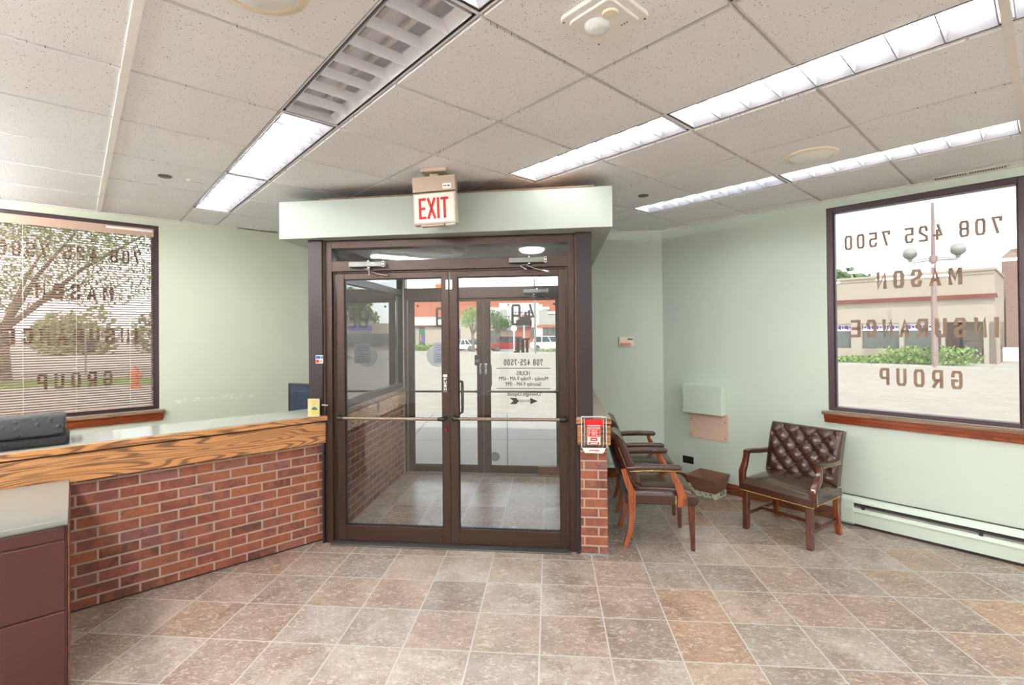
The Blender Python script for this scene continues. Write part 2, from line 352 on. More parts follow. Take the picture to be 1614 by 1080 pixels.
# ------------------------------------------------------------------ mesh builder
class MB:
    def __init__(s): s.v = []; s.f = []; s.mi = []; s.cur = 0
    def mat(s, i): s.cur = i; return s
    def add(s, vs, fs):
        b = len(s.v); s.v += [tuple(x) for x in vs]
        for f in fs: s.f.append([b + i for i in f]); s.mi.append(s.cur)
        return s
    def box(s, x0, x1, y0, y1, z0, z1, M4=None):
        vs = [Vector(p) for p in ((x0, y0, z0), (x1, y0, z0), (x1, y1, z0), (x0, y1, z0), (x0, y0, z1), (x1, y0, z1), (x1, y1, z1), (x0, y1, z1))]
        if M4 is not None: vs = [M4 @ p for p in vs]
        return s.add(vs, [(0, 3, 2, 1), (4, 5, 6, 7), (0, 1, 5, 4), (1, 2, 6, 5), (2, 3, 7, 6), (3, 0, 4, 7)])
    def hexa(s, bottom, top):
        return s.add(list(bottom) + list(top), [(0, 3, 2, 1), (4, 5, 6, 7), (0, 1, 5, 4), (1, 2, 6, 5), (2, 3, 7, 6), (3, 0, 4, 7)])
    def prism(s, pts, axis, a, b):
        """pts 2D polygon; axis 0/1/2 the extrusion axis"""
        def mk(p, k):
            q = list(p); q.insert(axis, k); return tuple(q)
        n = len(pts); vs = [mk(p, a) for p in pts] + [mk(p, b) for p in pts]
        fs = [tuple(range(n))[::-1], tuple(range(n, 2 * n))] + [(i, (i + 1) % n, n + (i + 1) % n, n + i) for i in range(n)]
        return s.add(vs, fs)
    def tube(s, path, r, n=10, caps=True, sq=None):
        path = [Vector(p) for p in path]; rs = r if isinstance(r, (list, tuple)) else [r] * len(path)
        rings = []; up = None
        for i, p in enumerate(path):
            d = (path[min(i + 1, len(path) - 1)] - path[max(i - 1, 0)]).normalized()
            if up is None:
                up = Vector((0, 0, 1)) if abs(d.z) < .9 else Vector((0, 1, 0))
            a = d.cross(up).normalized(); up = a.cross(d).normalized()
            ring = []
            for k in range(n):
                th = 2 * math.pi * k / n
                if sq:  # rectangular-ish section sq=(wa, wb) with n=4..
                    ca, sa = math.cos(th), math.sin(th); e = .35
                    ring.append(p + a * (math.copysign(abs(ca) ** e, ca) * rs[i] * sq[0]) + up * (math.copysign(abs(sa) ** e, sa) * rs[i] * sq[1]))
                else: ring.append(p + a * math.cos(th) * rs[i] + up * math.sin(th) * rs[i])
            rings.append(ring)
        vs = [q for rr in rings for q in rr]; fs = []
        for i in range(len(path) - 1):
            for k in range(n): fs.append((i * n + k, i * n + (k + 1) % n, (i + 1) * n + (k + 1) % n, (i + 1) * n + k))
        if caps: fs.append(tuple(range(n))[::-1]); fs.append(tuple(range((len(path) - 1) * n, len(path) * n)))
        return s.add(vs, fs)
    def lathe(s, prof, c=(0, 0, 0), n=24, axis=2):
        rings = []
        for r, h in prof:
            for k in range(n):
                a = 2 * math.pi * k / n; p = [r * math.cos(a), r * math.sin(a)]; p.insert(axis, h)
                rings.append((p[0] + c[0], p[1] + c[1], p[2] + c[2]))
        fs = []
        for i in range(len(prof) - 1):
            for k in range(n): fs.append((i * n + k, i * n + (k + 1) % n, (i + 1) * n + (k + 1) % n, (i + 1) * n + k))
        fs.append(tuple(range(n))[::-1]); fs.append(tuple(range((len(prof) - 1) * n, len(prof) * n)))
        return s.add(rings, fs)
    def grid(s, nu, nv, fn):
        vs = [fn(i / nu, j / nv) for j in range(nv + 1) for i in range(nu + 1)]
        fs = [(j * (nu + 1) + i, j * (nu + 1) + i + 1, (j + 1) * (nu + 1) + i + 1, (j + 1) * (nu + 1) + i) for j in range(nv) for i in range(nu)]
        return s.add(vs, fs)
    def dome(s, c, r, nrm=(0, 0, 1), n=6):
        nrm = Vector(nrm).normalized(); a = nrm.orthogonal().normalized(); b = nrm.cross(a); c = Vector(c)
        vs = [c + nrm * r * .6]
        for k in range(n):
            th = 2 * math.pi * k / n; vs.append(c + (a * math.cos(th) + b * math.sin(th)) * r)
        return s.add(vs, [(0, 1 + k, 1 + (k + 1) % n) for k in range(n)])
    def build(s, name, mats, parent=None, loc=None, rz=0.0, smooth=False, bevel=0, seg=2, sub=0, kind=None, fixn=True, clip=None, angle=40):
        me = bpy.data.meshes.new(name); me.from_pydata(s.v, [], s.f)
        if not isinstance(mats, (list, tuple)): mats = [mats]
        for m in mats: me.materials.append(M[m] if isinstance(m, str) else m)
        for p, i in zip(me.polygons, s.mi): p.material_index = i
        bm = bmesh.new(); bm.from_mesh(me)
        if fixn: bmesh.ops.recalc_face_normals(bm, faces=bm.faces)
        if clip:
            for co, no in clip:
                bmesh.ops.bisect_plane(bm, geom=bm.verts[:] + bm.edges[:] + bm.faces[:], plane_co=co, plane_no=no, clear_outer=True)
        uvl = bm.loops.layers.uv.new('uv')
        for f in bm.faces:
            n = f.normal; ax = max(range(3), key=lambda k: abs(n[k]))
            for l in f.loops:
                c = l.vert.co
                l[uvl].uv = (c.y, c.z) if ax == 0 else ((c.x, c.z) if ax == 1 else (c.x, c.y))
            if smooth: f.smooth = True
        bm.to_mesh(me); bm.free()
        o = bpy.data.objects.new(name, me); COL.objects.link(o)
        if parent is not None: o.parent = parent
        if loc is not None: o.location = loc
        o.rotation_euler.z = rz
        if bevel:
            b = o.modifiers.new('bevel', 'BEVEL'); b.width = bevel; b.segments = seg; b.limit_method = 'ANGLE'; b.angle_limit = math.radians(35)
        if sub:
            d = o.modifiers.new('subsurf', 'SUBSURF'); d.levels = sub; d.render_levels = sub
        if smooth and not sub:
            try: me.set_sharp_from_angle(angle=math.radians(angle))
            except Exception: pass
        if kind: o['kind'] = kind
        return o
def tag(o, label=None, cat=None, group=None, kind=None):
    if label: o['label'] = label
    if cat: o['category'] = cat
    if group: o['group'] = group
    if kind: o['kind'] = kind
    return o
def empty(name, loc, rz=0.0, label=None, cat=None, group=None, kind=None):
    o = bpy.data.objects.new(name, None); COL.objects.link(o); o.empty_display_size = .1
    o.location = loc; o.rotation_euler.z = rz
    return tag(o, label, cat, group, kind)
def copy_tree(o, parent=None):
    c = o.copy(); COL.objects.link(c); c.parent = parent
    for ch in list(o.children): copy_tree(ch, c)
    return c
def B(*a, **k): return MB().box(*a, **k)
# ------------------------------------------------------------------ block lettering
c_ = .16
GL = {
 '0': [[(0, c_), (0, 1 - c_), (c_, 1), (1 - c_, 1), (1, 1 - c_), (1, c_), (1 - c_, 0), (c_, 0), 'z']],
 '1': [[(.5, 0), (.5, 1), (.1, .8)]], '2': [[(0, .74), (0, 1 - c_), (c_, 1), (1 - c_, 1), (1, 1 - c_), (1, .6), (0, .28), (0, 0), (1, 0)]],
 '3': [[(0, 1), (1 - c_, 1), (1, 1 - c_), (1, .62), (.85, .5), (1, .38), (1, c_), (1 - c_, 0), (0, 0)], [(.3, .5), (.85, .5)]],
 '4': [[(.62, 0), (.62, .62)], [(.5, 1), (0, .28), (1, .28)]], '5': [[(1, 1), (0, 1), (0, .56), (1 - c_, .56), (1, .46), (1, c_), (1 - c_, 0), (c_, 0), (0, c_), (0, .2)]],
 '7': [[(0, .82), (0, 1), (1, 1), (.42, 0)]],
 '8': [[(0, c_), (0, .4), (.12, .5), (0, .6), (0, 1 - c_), (c_, 1), (1 - c_, 1), (1, 1 - c_), (1, .6), (.88, .5), (1, .4), (1, c_), (1 - c_, 0), (c_, 0), 'z'], [(.12, .5), (.88, .5)]],
 '9': [[(1, .45), (0, .45), (0, 1 - c_ * .6), (c_ * .6, 1), (1 - c_ * .6, 1), (1, 1 - c_ * .6), (1, c_ * .6), (1 - c_ * .6, 0), (0, 0), (0, .2)]],
 'M': [[(0, 0), (0, 1), (.5, .25), (1, 1), (1, 0)]], 'A': [[(0, 0), (.5, 1), (1, 0)], [(.2, .3), (.8, .3)]],
 'S': [[(1, .76), (1, 1 - c_), (1 - c_, 1), (c_, 1), (0, 1 - c_), (0, .64), (1, .38), (1, c_), (1 - c_, 0), (c_, 0), (0, c_), (0, .24)]],
 'N': [[(0, 0), (0, 1), (1, 0), (1, 1)]], 'I': [[(.5, 0), (.5, 1)]], 'U': [[(0, 1), (0, c_), (c_, 0), (1 - c_, 0), (1, c_), (1, 1)]],
 'R': [[(0, 0), (0, 1), (1 - c_, 1), (1, 1 - c_), (1, .52), (1 - c_, .4), (0, .4)], [(.45, .4), (1, 0)]],
 'P': [[(0, 0), (0, 1), (1 - c_, 1), (1, 1 - c_), (1, .52), (1 - c_, .4), (0, .4)]],
 'C': [[(1, .74), (1, 1 - c_), (1 - c_, 1), (c_, 1), (0, 1 - c_), (0, c_), (c_, 0), (1 - c_, 0), (1, c_), (1, .26)]],
 'G': [[(1, .74), (1, 1 - c_), (1 - c_, 1), (c_, 1), (0, 1 - c_), (0, c_), (c_, 0), (1 - c_, 0), (1, c_), (1, .45), (.55, .45)]],
 'E': [[(1, 1), (0, 1), (0, 0), (1, 0)], [(0, .5), (.85, .5)]], 'F': [[(1, 1), (0, 1), (0, 0)], [(0, .52), (.85, .52)]],
 'X': [[(0, 0), (1, 1)], [(0, 1), (1, 0)]], 'T': [[(.5, 0), (.5, 1)], [(0, 1), (1, 1)]], 'H': [[(0, 0), (0, 1)], [(1, 0), (1, 1)], [(0, .5), (1, .5)]],
 '-': [[(.1, .5), (.9, .5)]], 'O': None, 'W': [[(0, 1), (.25, 0), (.5, .7), (.75, 0), (1, 1)]], 'L': [[(0, 1), (0, 0), (1, 0)]],
}
GL['O'] = GL['0']
WID = {'I': .28, ' ': .55, 'M': 1.12, '1': .5, '-': .6}
def ribbon(mb, pts, th, fn, dep):
    closed = pts[-1] == 'z'
    if closed: pts = pts[:-1]
    P = [Vector(p) for p in pts]; n = len(P); Lf, Rt = [], []
    for i in range(n):
        a = P[(i - 1) % n] if (closed or i > 0) else None; b = P[(i + 1) % n] if (closed or i < n - 1) else None
        d1 = (P[i] - a).normalized() if a is not None else None; d2 = (b - P[i]).normalized() if b is not None else None
        if d1 is None: d1 = d2
        if d2 is None: d2 = d1
        n1 = Vector((-d1.y, d1.x)); n2 = Vector((-d2.y, d2.x)); m = n1 + n2
        if m.length < .3: m = n1.copy(); k = 1
        else:
            m.normalize(); k = min(1 / max(.3, m.dot(n1)), 1.5)
        p = P[i].copy()
        Lf.append(p + m * k * th / 2); Rt.append(p - m * k * th / 2)
    rng = range(n if closed else n - 1)
    for i in rng:
        j = (i + 1) % n
        q = [Lf[i], Lf[j], Rt[j], Rt[i]]
        mb.hexa([fn(a.x, a.y, 0) for a in q], [fn(a.x, a.y, dep) for a in q])
def letters(mb, text, width, height, th, fn, dep=.002, gap=.45, slant=0):
    """writes text from (0,0) to (width,height) in the plane given by fn(a,b,depth)"""
    ws = [WID.get(ch, 1.0) for ch in text]; tot = sum(ws) + gap * (len(text) - 1); u = width / tot; x = 0
    for ch, w_ in zip(text, ws):
        cw = w_ * u
        if ch in GL:
            for pl in GL[ch]:
                pts = []
                for p in pl:
                    if p == 'z': pts.append('z'); continue
                    if ch == 'I': px = x + cw / 2
                    else: px = x + th / 2 + p[0] * (cw - th)
                    ext = th / 2
                    pts.append((px, ext + p[1] * (height - th)))
                if not pts[-1] == 'z':   # square off the free ends
                    def push(a, b):
                        d = (Vector(a) - Vector(b)).normalized() * th / 2; return (a[0] + d.x, a[1] + d.y)
                    q0 = push(pts[0], pts[1]); q1 = push(pts[-1], pts[-2])
                    clampy = lambda q: (q[0], min(max(q[1], 0), height))
                    pts[0] = clampy(q0); pts[-1] = clampy(q1)
                ribbon(mb, pts, th, fn, dep)
        x += cw + gap * u
    return mb
def font_mesh(name, text, size, mat, parent, mirror=False, width=None, align='CENTER', ext=.0006):
    cu = bpy.data.curves.new('t', 'FONT'); cu.body = text; cu.size = size; cu.extrude = ext; cu.align_x = align
    to = bpy.data.objects.new('t', cu); COL.objects.link(to)
    dg = bpy.context.evaluated_depsgraph_get(); me = bpy.data.meshes.new_from_object(to.evaluated_get(dg))
    bpy.data.objects.remove(to); me.name = name
    xs = [v.co.x for v in me.vertices]; wd = max(xs) - min(xs); mid = (max(xs) + min(xs)) / 2
    k = (width / wd) if width else 1
    for v in me.vertices:
        x, y, z = v.co; x = (x - mid) * k
        v.co = (-x if mirror else x, z, y)
    if mirror: me.flip_normals()
    bm = bmesh.new(); bm.from_mesh(me); src = bm.verts[:] + bm.edges[:] + bm.faces[:]      # heavier strokes
    for k in (-1, 1):
        g = bmesh.ops.duplicate(bm, geom=src)['geom']
        for v in g:
            if isinstance(v, bmesh.types.BMVert): v.co.x += k * size * .016; v.co.y += k * .0002
    bm.to_mesh(me); bm.free()
    me.materials.clear(); me.materials.append(M[mat])
    o = bpy.data.objects.new(name, me); COL.objects.link(o); o.parent = parent
    return o
# ================================================================== STRUCTURE
VL0, VR = -5.0, 4.86          # far left extent, right wall plane (v)
UB, UL = -4.6, 5.66           # back wall, left wall plane (u)
TC = 1.90                     # chamfer wall plane (door frame t)
def D2W(s, t):                # door frame -> room frame (v,u)
    p = D(s, t); return (p.x * math.cos(TW) + p.y * math.sin(TW), -p.x * math.sin(TW) + p.y * math.cos(TW))
def chamfer_s(v=None, u=None):
    a, b = D2W(0, TC), D2W(1, TC)
    return (v - a[0]) / (b[0] - a[0]) if v is not None else (u - a[1]) / (b[1] - a[1])
S_R = chamfer_s(v=VR); S_L = chamfer_s(u=UL)
vR, uR = D2W(S_R, TC); vL, uL_ = D2W(S_L, TC)
kw = dict(loc=(0, 0, 0), rz=TW, kind='structure')
HW = 2.95
# floor, in the tile frame (5.04 degrees) --------------------------------
TF = math.radians(-5.04)
def toF(p): return (p.x * math.cos(TF) + p.y * math.sin(TF), -p.x * math.sin(TF) + p.y * math.cos(TF))
fl = [W(VL0, UB), W(VR + .1, UB), W(VR + .1, uR), W(vL, UL + .1), W(VL0, UL + .1)]
cR, cL = D(S_R, TC + .05), D(S_L, TC + .05)
fl = [W(VL0, UB), W(VR + .05, UB), W(VR + .05, uR), cR, cL, W(vL, UL + .05), W(VL0, UL + .05)]
MB().prism([toF(p) for p in fl], 2, -.12, 0).build('floor', 'floor', loc=(0, 0, 0), rz=TF, kind='structure')
def wall_hole(name, mat, axis, pos, thick, a0, a1, holes, mats=None):
    """axis 'v' wall: plane v=pos extends +thick, runs along u; 'u' the other way"""
    mb = MB()
    def bx(p, q, z0, z1):
        if axis == 'v': mb.box(pos, pos + thick, p, q, z0, z1)
        else: mb.box(p, q, pos, pos + thick, z0, z1)
    x = a0
    for h0, h1, z0, z1 in sorted(holes or []):
        bx(x, h0, 0, HW); bx(h0, h1, 0, z0); bx(h0, h1, z1, HW); x = h1
    bx(x, a1, 0, HW)
    return mb.build(name, mat, **kw)
WZ0, WZ1 = .925, 2.665
REAR_R = [(-1.62, -.43), (-3.36, -2.17)]; REAR_L = [(-2.32, -1.14), (-4.06, -2.88)]   # unseen windows added behind the camera to let more daylight in
wall_hole('wall_left', 'wall_scuff', 'u', UL, .2, VL0, vL + .02, [(a, b, WZ0, WZ1) for a, b in [(-.58, .60)] + REAR_L])
wall_hole('wall_right', 'wall', 'v', VR, .2, UB, uR + .02, [(a, b, WZ0, WZ1) for a, b in [(.12, 1.31)] + REAR_R])
wall_hole('wall_back', 'backroom', 'u', UB - .2, .2, VL0, VR + .2, None)
wall_hole('wall_far', 'backroom', 'v', VL0 - .2, .2, UB - .2, UL + .2, None)
mb = MB()      # chamfer wall with the door opening
for a, b, z0, z1 in ((S_L - .02, -1.0, 0, HW), (.97, S_R + .03, 0, HW), (-1.0, .97, 2.40, HW)): mb.box(a, b, TC, TC + .2, z0, z1)
mb.build('wall_front', 'wall', loc=OD, rz=TD, kind='structure')
MB().box(VL0 - .2, VR + .2, UB - .2, UL + .2, HW, HW + .18).build('roof', 'stucco', clip=[(Vector(D2W(0, TC + .2) + (0,)), Vector((D2W(0, 3)[0] - D2W(0, 2)[0], D2W(0, 3)[1] - D2W(0, 2)[1], 0)))], **kw)
# ceiling -----------------------------------------------------------------
Vg = [.161 - .6095 * k for k in range(8, 0, -1)] + [.161, .77, 1.07, 1.68, 2.285, 2.575, 3.186, 3.80, 4.08, 4.69, VR]
Ug = [.106 + .6135 * k for k in range(-8, 10)] + [UL]
LIGHTS = [  # v column, first u row index relative to 0=.106, state, label
    (.77, 1.07, 2, 'off'), (.77, 1.07, 4, 'on'), (.77, 1.07, 6, 'on'), (.77, 1.07, 0, 'on'),
    (2.285, 2.575, 2, 'on'), (2.285, 2.575, 0, 'on'), (2.285, 2.575, -2, 'on'), (3.80, 4.08, 2, 'dim'), (3.80, 4.08, 0, 'on'),
    (.77, 1.07, -4, 'on'), (2.285, 2.575, -5, 'on'), (-1.06, -.76, -1, 'hid'), (-1.06, -.76, 2, 'hid'), (-3.1, -2.8, -2, 'hid'), (-3.1, -2.8, 2, 'hid'), (-1.06, -.76, -5, 'hid'), (-1.06, -.76, 5, 'hid'), (-3.1, -2.8, 5, 'hid'), (3.80, 4.08, -4, 'hid'), (3.80, 4.08, -7, 'hid'), (.77, 1.07, -7, 'hid'), (-1.06, -.76, 7, 'hid')]
lit_rects = []
for v0, v1, k, st in LIGHTS:
    if st == 'hid': continue
    lit_rects.append((v0, v1, .106 + .6135 * k, .106 + .6135 * (k + 2)))
lit_rects.append((.161 - .6095 * 2, .161 - .6095, -9, -8.9))
mb = MB()
for i in range(len(Vg) - 1):
    for j in range(len(Ug) - 1):
        a0, a1, b0, b1 = Vg[i], Vg[i + 1], Ug[j], Ug[j + 1]
        if a1 < VL0 or b1 < UB: continue
        ma, mb_ = (a0 + a1) / 2, (b0 + b1) / 2
        if any(r[0] < ma < r[1] and r[2] < mb_ < r[3] for r in lit_rects): continue
        g = .0105; e = .007
        a0 = max(a0, VL0); b0 = max(b0, UB)
        ga = g if a0 > VL0 else 0
        bo = [(a0 + ga, b0 + g, ZC - .006), (a1 - g, b0 + g, ZC - .006), (a1 - g, b1 - g, ZC - .006), (a0 + ga, b1 - g, ZC - .006)]
        tp = [(x + (e if k in (1, 2) else -e) * -0, y, ZC + .02) for k, (x, y, z) in enumerate(bo)]
        mb.mat(0).hexa(bo, tp)
for i, v in enumerate(Vg[:-1]):
    if v < VL0: continue
    mb.mat(2 if abs(v - .161) < .01 else 1); hw = .015 if abs(v - .161) < .01 else .007
    b0, b1 = UB, UL
    mb.box(v - hw, v + hw, b0, b1, ZC + (-.010 if abs(v - .161) < .01 else .006), ZC + .02)
for j, u in enumerate(Ug[:-1]):
    if u < UB: continue
    big = abs(u - .106) < .01
    mb.mat(1)
    segs = [VL0] + sorted(x for r in lit_rects if r[2] + .01 < u < r[3] - .01 for x in (r[0], r[1])) + [VR]
    for q in range(0, len(segs), 2): mb.box(segs[q], segs[q + 1], u - (.014 if big else .007), u + (.014 if big else .007), ZC + (-.008 if big else .006), ZC + .02)
cut = [(Vector(D2W(0, TC) + (0,)), Vector((D2W(0, 3)[0] - D2W(0, 2)[0], D2W(0, 3)[1] - D2W(0, 2)[1], 0)))]
mb.build('ceiling', ['tile', 'grid', 'grid_white'], clip=cut, fixn=True, **kw)
mb = MB()      # wall angle around the ceiling
mb.box(VR - .02, VR - .001, UB, uR, ZC - .012, ZC - .002); mb.box(VL0, vL, UL - .02, UL - .001, ZC - .012, ZC - .002)
mb.build('trim_1', 'grid', **kw)
MB().box(S_L, S_R, TC - .02, TC - .001, ZC - .012, ZC - .002).build('trim_2', 'grid', loc=OD, rz=TD, kind='structure')
# baseboards ----------------------------------------------------------------
MB().box(VR - .018, VR - .001, 1.24, uR - .02, .0, .105).build('baseboard_right', 'oak_dark', bevel=.004, **kw)
MB().box(.60, S_R - .02, TC - .018, TC - .001, 0, .105).build('baseboard_front', 'oak_dark', loc=OD, rz=TD, kind='structure', bevel=.004)
MB().box(VL0, vL, UL - .018, UL - .001, 0, .105).build('baseboard_left', 'oak_dark', **kw)
# ------------------------------------------------------------------ windows
def window(name, side, span=None):
    """side R: plane x=VR, runs along y ; side L: plane y=UL, runs along x"""
    h0, h1 = span or ((.12, 1.31) if side == 'R' else (-.58, .60))
    base = W(VR, (h0 + h1) / 2, WZ0) if side == 'R' else W((h0 + h1) / 2, UL, WZ0)
    root = empty(name, base, TW, kind='structure'); hw = (h1 - h0) / 2; H = WZ1 - WZ0
    def bx(mb, a0, a1, d0, d1, z0, z1):     # a along, d depth (positive outward)
        if side == 'R': mb.box(d0, d1, a0, a1, z0, z1)
        else: mb.box(a0, a1, d0, d1, z0, z1)
        return mb
    f = MB(); fw = .047
    for a0, a1, z0, z1 in ((-hw, -hw + fw, 0, H), (hw - fw, hw, 0, H), (-hw + fw, hw - fw, 0, fw * .7), (-hw + fw, hw - fw, H - fw, H)):
        bx(f, a0, a1, .012, .10, z0, z1)
    for a0, a1, z0, z1 in ((-hw + fw, -hw + fw + .008, fw * .7, H - fw), (hw - fw - .008, hw - fw, fw * .7, H - fw)):
        bx(f, a0, a1, .03, .08, z0, z1)
    f.build('window_frame', 'purple', root, bevel=.004)
    g = bx(MB(), -hw + fw, hw - fw, .052, .056, fw * .7, H - fw).build('glass', 'glass', root)
    r = MB()     # plaster return around the frame
    bx(r, -hw - .0, hw, .10, .2, H, H + .004); r.build('head_return', 'wall', root)
    s = bx(MB(), -hw - .04, hw + .04, -.055, .012, -.032, -.002); s.build('stool', 'stool', root, bevel=.006)
    ap = MB(); pr = [(-.012, -.034), (-.040, -.034), (-.036, -.060), (-.024, -.075), (-.02, -.100), (-.002, -.102), (-.002, -.034)]
    if side == 'R': ap.prism([(d, z) for d, z in pr], 1, -hw - .025, hw + .025)
    else: ap.prism([(d, z) for d, z in pr], 0, -hw - .025, hw + .025)
    ap.build('apron', 'apron', root)
    if span: return root
    # lettering on the inner face of the glass, reads from outside
    lt = MB(); cen = (h0 + h1) / 2
    if side == 'R': fn = lambda a, z, d: (.050 - d, a - cen, z)
    else: fn = lambda a, z, d: (-a - cen, .050 - d, z)
    def line(t, a0, a1, z0, z1, th, gap):
        letters(lt, t, a1 - a0, z1 - z0, th, lambda a, z, d: fn(a + a0, z + z0 - WZ0, d), .0015, gap)
    if side == 'R':
        line('708 425 7500', .244, 1.187, 2.293, 2.415, .0165, .55)
        line('MASON', .456, .972, 1.945, 2.085, .0235, .62)
        line('INSURANCE', .272, 1.152, 1.553, 1.699, .0235, .55)
        line('GROUP', .463, .960, 1.168, 1.305, .0205, .68)
    else:
        line('708 425 7500', -.468, .475, 2.293, 2.415, .0165, .55)
        line('MASON', -.266, .250, 1.940, 2.080, .0235, .62)
        line('INSURANCE', -.440, .440, 1.553, 1.697, .0235, .55)
        line('GROUP', -.256, .241, 1.168, 1.303, .0205, .68)
    lt.build('lettering', 'vinyl', root)
    return root
window('window_1', 'R'); window('window_2', 'L')
for k, sp_ in enumerate(REAR_R): window('window_%d' % (5 + k), 'R', sp_)
for k, sp_ in enumerate(REAR_L): window('window_%d' % (7 + k), 'L', sp_)
# blinds ----------------------------------------------------------------------
bl = empty('window_blinds', W(.01, UL - .0, .96), TW, 'beige mini blinds lowered over the window left of the entrance', 'blinds')
B(-.545, .548, -.022, .006, 1.610, 1.655).build('headrail', 'slat', bl, bevel=.003)
B(-.545, .548, -.034, -.024, 1.590, 1.664).build('valance', 'slat', bl, bevel=.003)
B(.20, .535, -.040, -.0345, 1.632, 1.650).build('valance_clip', 'white', bl)
sl = MB(); pitch = .0213; ns = 74
for k in range(ns):
    z = .03 + k * pitch; ti = math.radians(27)
    for q in range(3):
        y0, y1 = -.0125 + q * .00833, -.0125 + (q + 1) * .00833
        bow = lambda y: .0022 * (1 - (y / .0125) ** 2)
        z0, z1 = z + y0 * math.sin(ti) + bow(y0), z + y1 * math.sin(ti) + bow(y1)
        sl.add([(-.54, y0 - .008, z0), (.543, y0 - .008, z0), (.543, y1 - .008, z1), (-.54, y1 - .008, z1)], [(0, 1, 2, 3)])
sl.build('slats', 'slat_backlit', bl, smooth=True, fixn=False)
B(-.54, .543, -.021, .004, .004, .018).build('bottom_rail', 'slat', bl, bevel=.003)
for x in (-.33, .0, .37):
    MB().tube([(x, -.022, .01), (x, -.022, 1.61)], .0012, 5).build('ladder_cord', 'white', bl)
MB().tube([(.485, -.045, 1.6), (.487, -.05, 1.0)], .0035, 6).build('tilt_wand', 'acryl_edge', bl)
# ================================================================== LIGHT FIXTURES
def fixture(state):
    """local: length along y (1.227), width along x (.30), origin at ceiling plane centre"""
    t = empty('ceiling_light', (0, 0, 0)); w2, l2 = .150, .6135
    if state == 'hid':      # unseen strip light, added to brighten the ceiling and walls
        B(-.06, .06, -l2, l2, .122 - .045, .122).build('housing', 'reflector', t)
        for x in (-.05, .05): MB().tube([(x, -.585, .05), (x, .585, .05)], .0145, 10).build('tube', 'tube_fill', t)
        return t
    h = MB()      # housing
    h.box(-w2, w2, -l2, l2, .105, .115)
    for sx in (-1, 1): h.box(min(sx * w2, sx * (w2 - .006)), max(sx * w2, sx * (w2 - .006)), -l2, l2, .0, .105)
    for sy in (-1, 1): h.box(-w2, w2, min(sy * l2, sy * (l2 - .006)), max(sy * l2, sy * (l2 - .006)), .0, .105)
    h.build('housing', 'reflector' if state != 'off' else 'louver', t)
    fr = MB()
    for a in ((-w2, -w2 + .012, -l2, l2), (w2 - .012, w2, -l2, l2), (-w2, w2, -l2, -l2 + .012), (-w2, w2, l2 - .012, l2)): fr.box(a[0], a[1], a[2], a[3], .004, .014)
    fr.build('frame', 'black', t)
    lo = MB(); w3, l3 = w2 - .020, l2 - .022
    for sx in (-1, 1): lo.hexa([(sx * w3, -l3, .0), (sx * (w3 - .003), -l3, .0), (sx * (w3 - .003), l3, .0), (sx * w3, l3, .0)], [(sx * (w3), -l3, .042), (sx * (w3 - .032), -l3, .042), (sx * (w3 - .032), l3, .042), (sx * w3, l3, .042)])
    n = 8
    for k in range(n + 1):
        y = -l3 + 2 * l3 * k / n; hb = .002; ht = .011 if 0 < k < n else .002
        lo.hexa([(-w3, y - hb, 0), (w3, y - hb, 0), (w3, y + hb, 0), (-w3, y + hb, 0)], [(-w3, y - ht, .042), (w3, y - ht, .042), (w3, y + ht, .042), (-w3, y + ht, .042)])
    lo.build('louver', 'louver' if state == 'off' else 'louver_on', t)
    tm = {'on': 'tube', 'off': 'tube_off', 'dim': 'tube_low', 'hid': 'tube'}[state]
    for x in (-.055, .055):
        MB().tube([(x, -.585, .082), (x, .585, .082)], .0145, 10).build('tube', tm, t)
    return t
protos = {}
LBL = ['unlit silver louvered light in the left row near the exit sign', 'lit louvered light, middle one of the left ceiling row', 'lit louvered light at the far end of the left ceiling row', 'lit light at the top edge of the photo, right of the unlit fixture',
 'lit ceiling light ending just right of the EXIT sign', 'long lit light with white louver cells running to the upper right corner', 'lit light cut off by the upper right corner of the photo',
 'dim blue-white light nearest the corner beside the far round disc', 'lit narrow light running above the right window']
li = 0
for idx, (v0, v1, k, st) in enumerate(LIGHTS):
    if st in protos: t = copy_tree(protos[st])
    else: t = protos[st] = fixture(st)
    u0 = .106 + .6135 * k
    t.location = W((v0 + v1) / 2, u0 + .6135, ZC - (.0 if st != 'hid' else .122)); t.rotation_euler.z = TW
    t['category'] = 'ceiling light'; t['group'] = 'recessed fluorescent ceiling lights'
    if idx < len(LBL): t['label'] = LBL[idx]
    else:
        t['label'] = 'unseen ceiling light behind or beside the camera, bare strips added as fill'; t['group'] = 'ceiling lights out of view'
# ------------------------------------------------------------------ vestibule ceiling box
so = MB().prism([(-1.281, -.105), (1.222, -.19), (1.222, TC), (-1.281, TC)], 2, 2.352, 2.636)
so.build('wall_bulkhead', 'soffit', loc=OD, rz=TD, kind='structure')
MB().prism([(-.95, -.121), (1.1, -.19), (1.1, TC), (-.95, TC)], 2, 2.637, 2.646).build('trim_3', 'stool', loc=OD, rz=TD, kind='structure')
B(-.95, .95, .09, TC - .01, 2.338, 2.3515).build('ceiling_vestibule', 'tile', loc=OD, rz=TD, kind='structure')
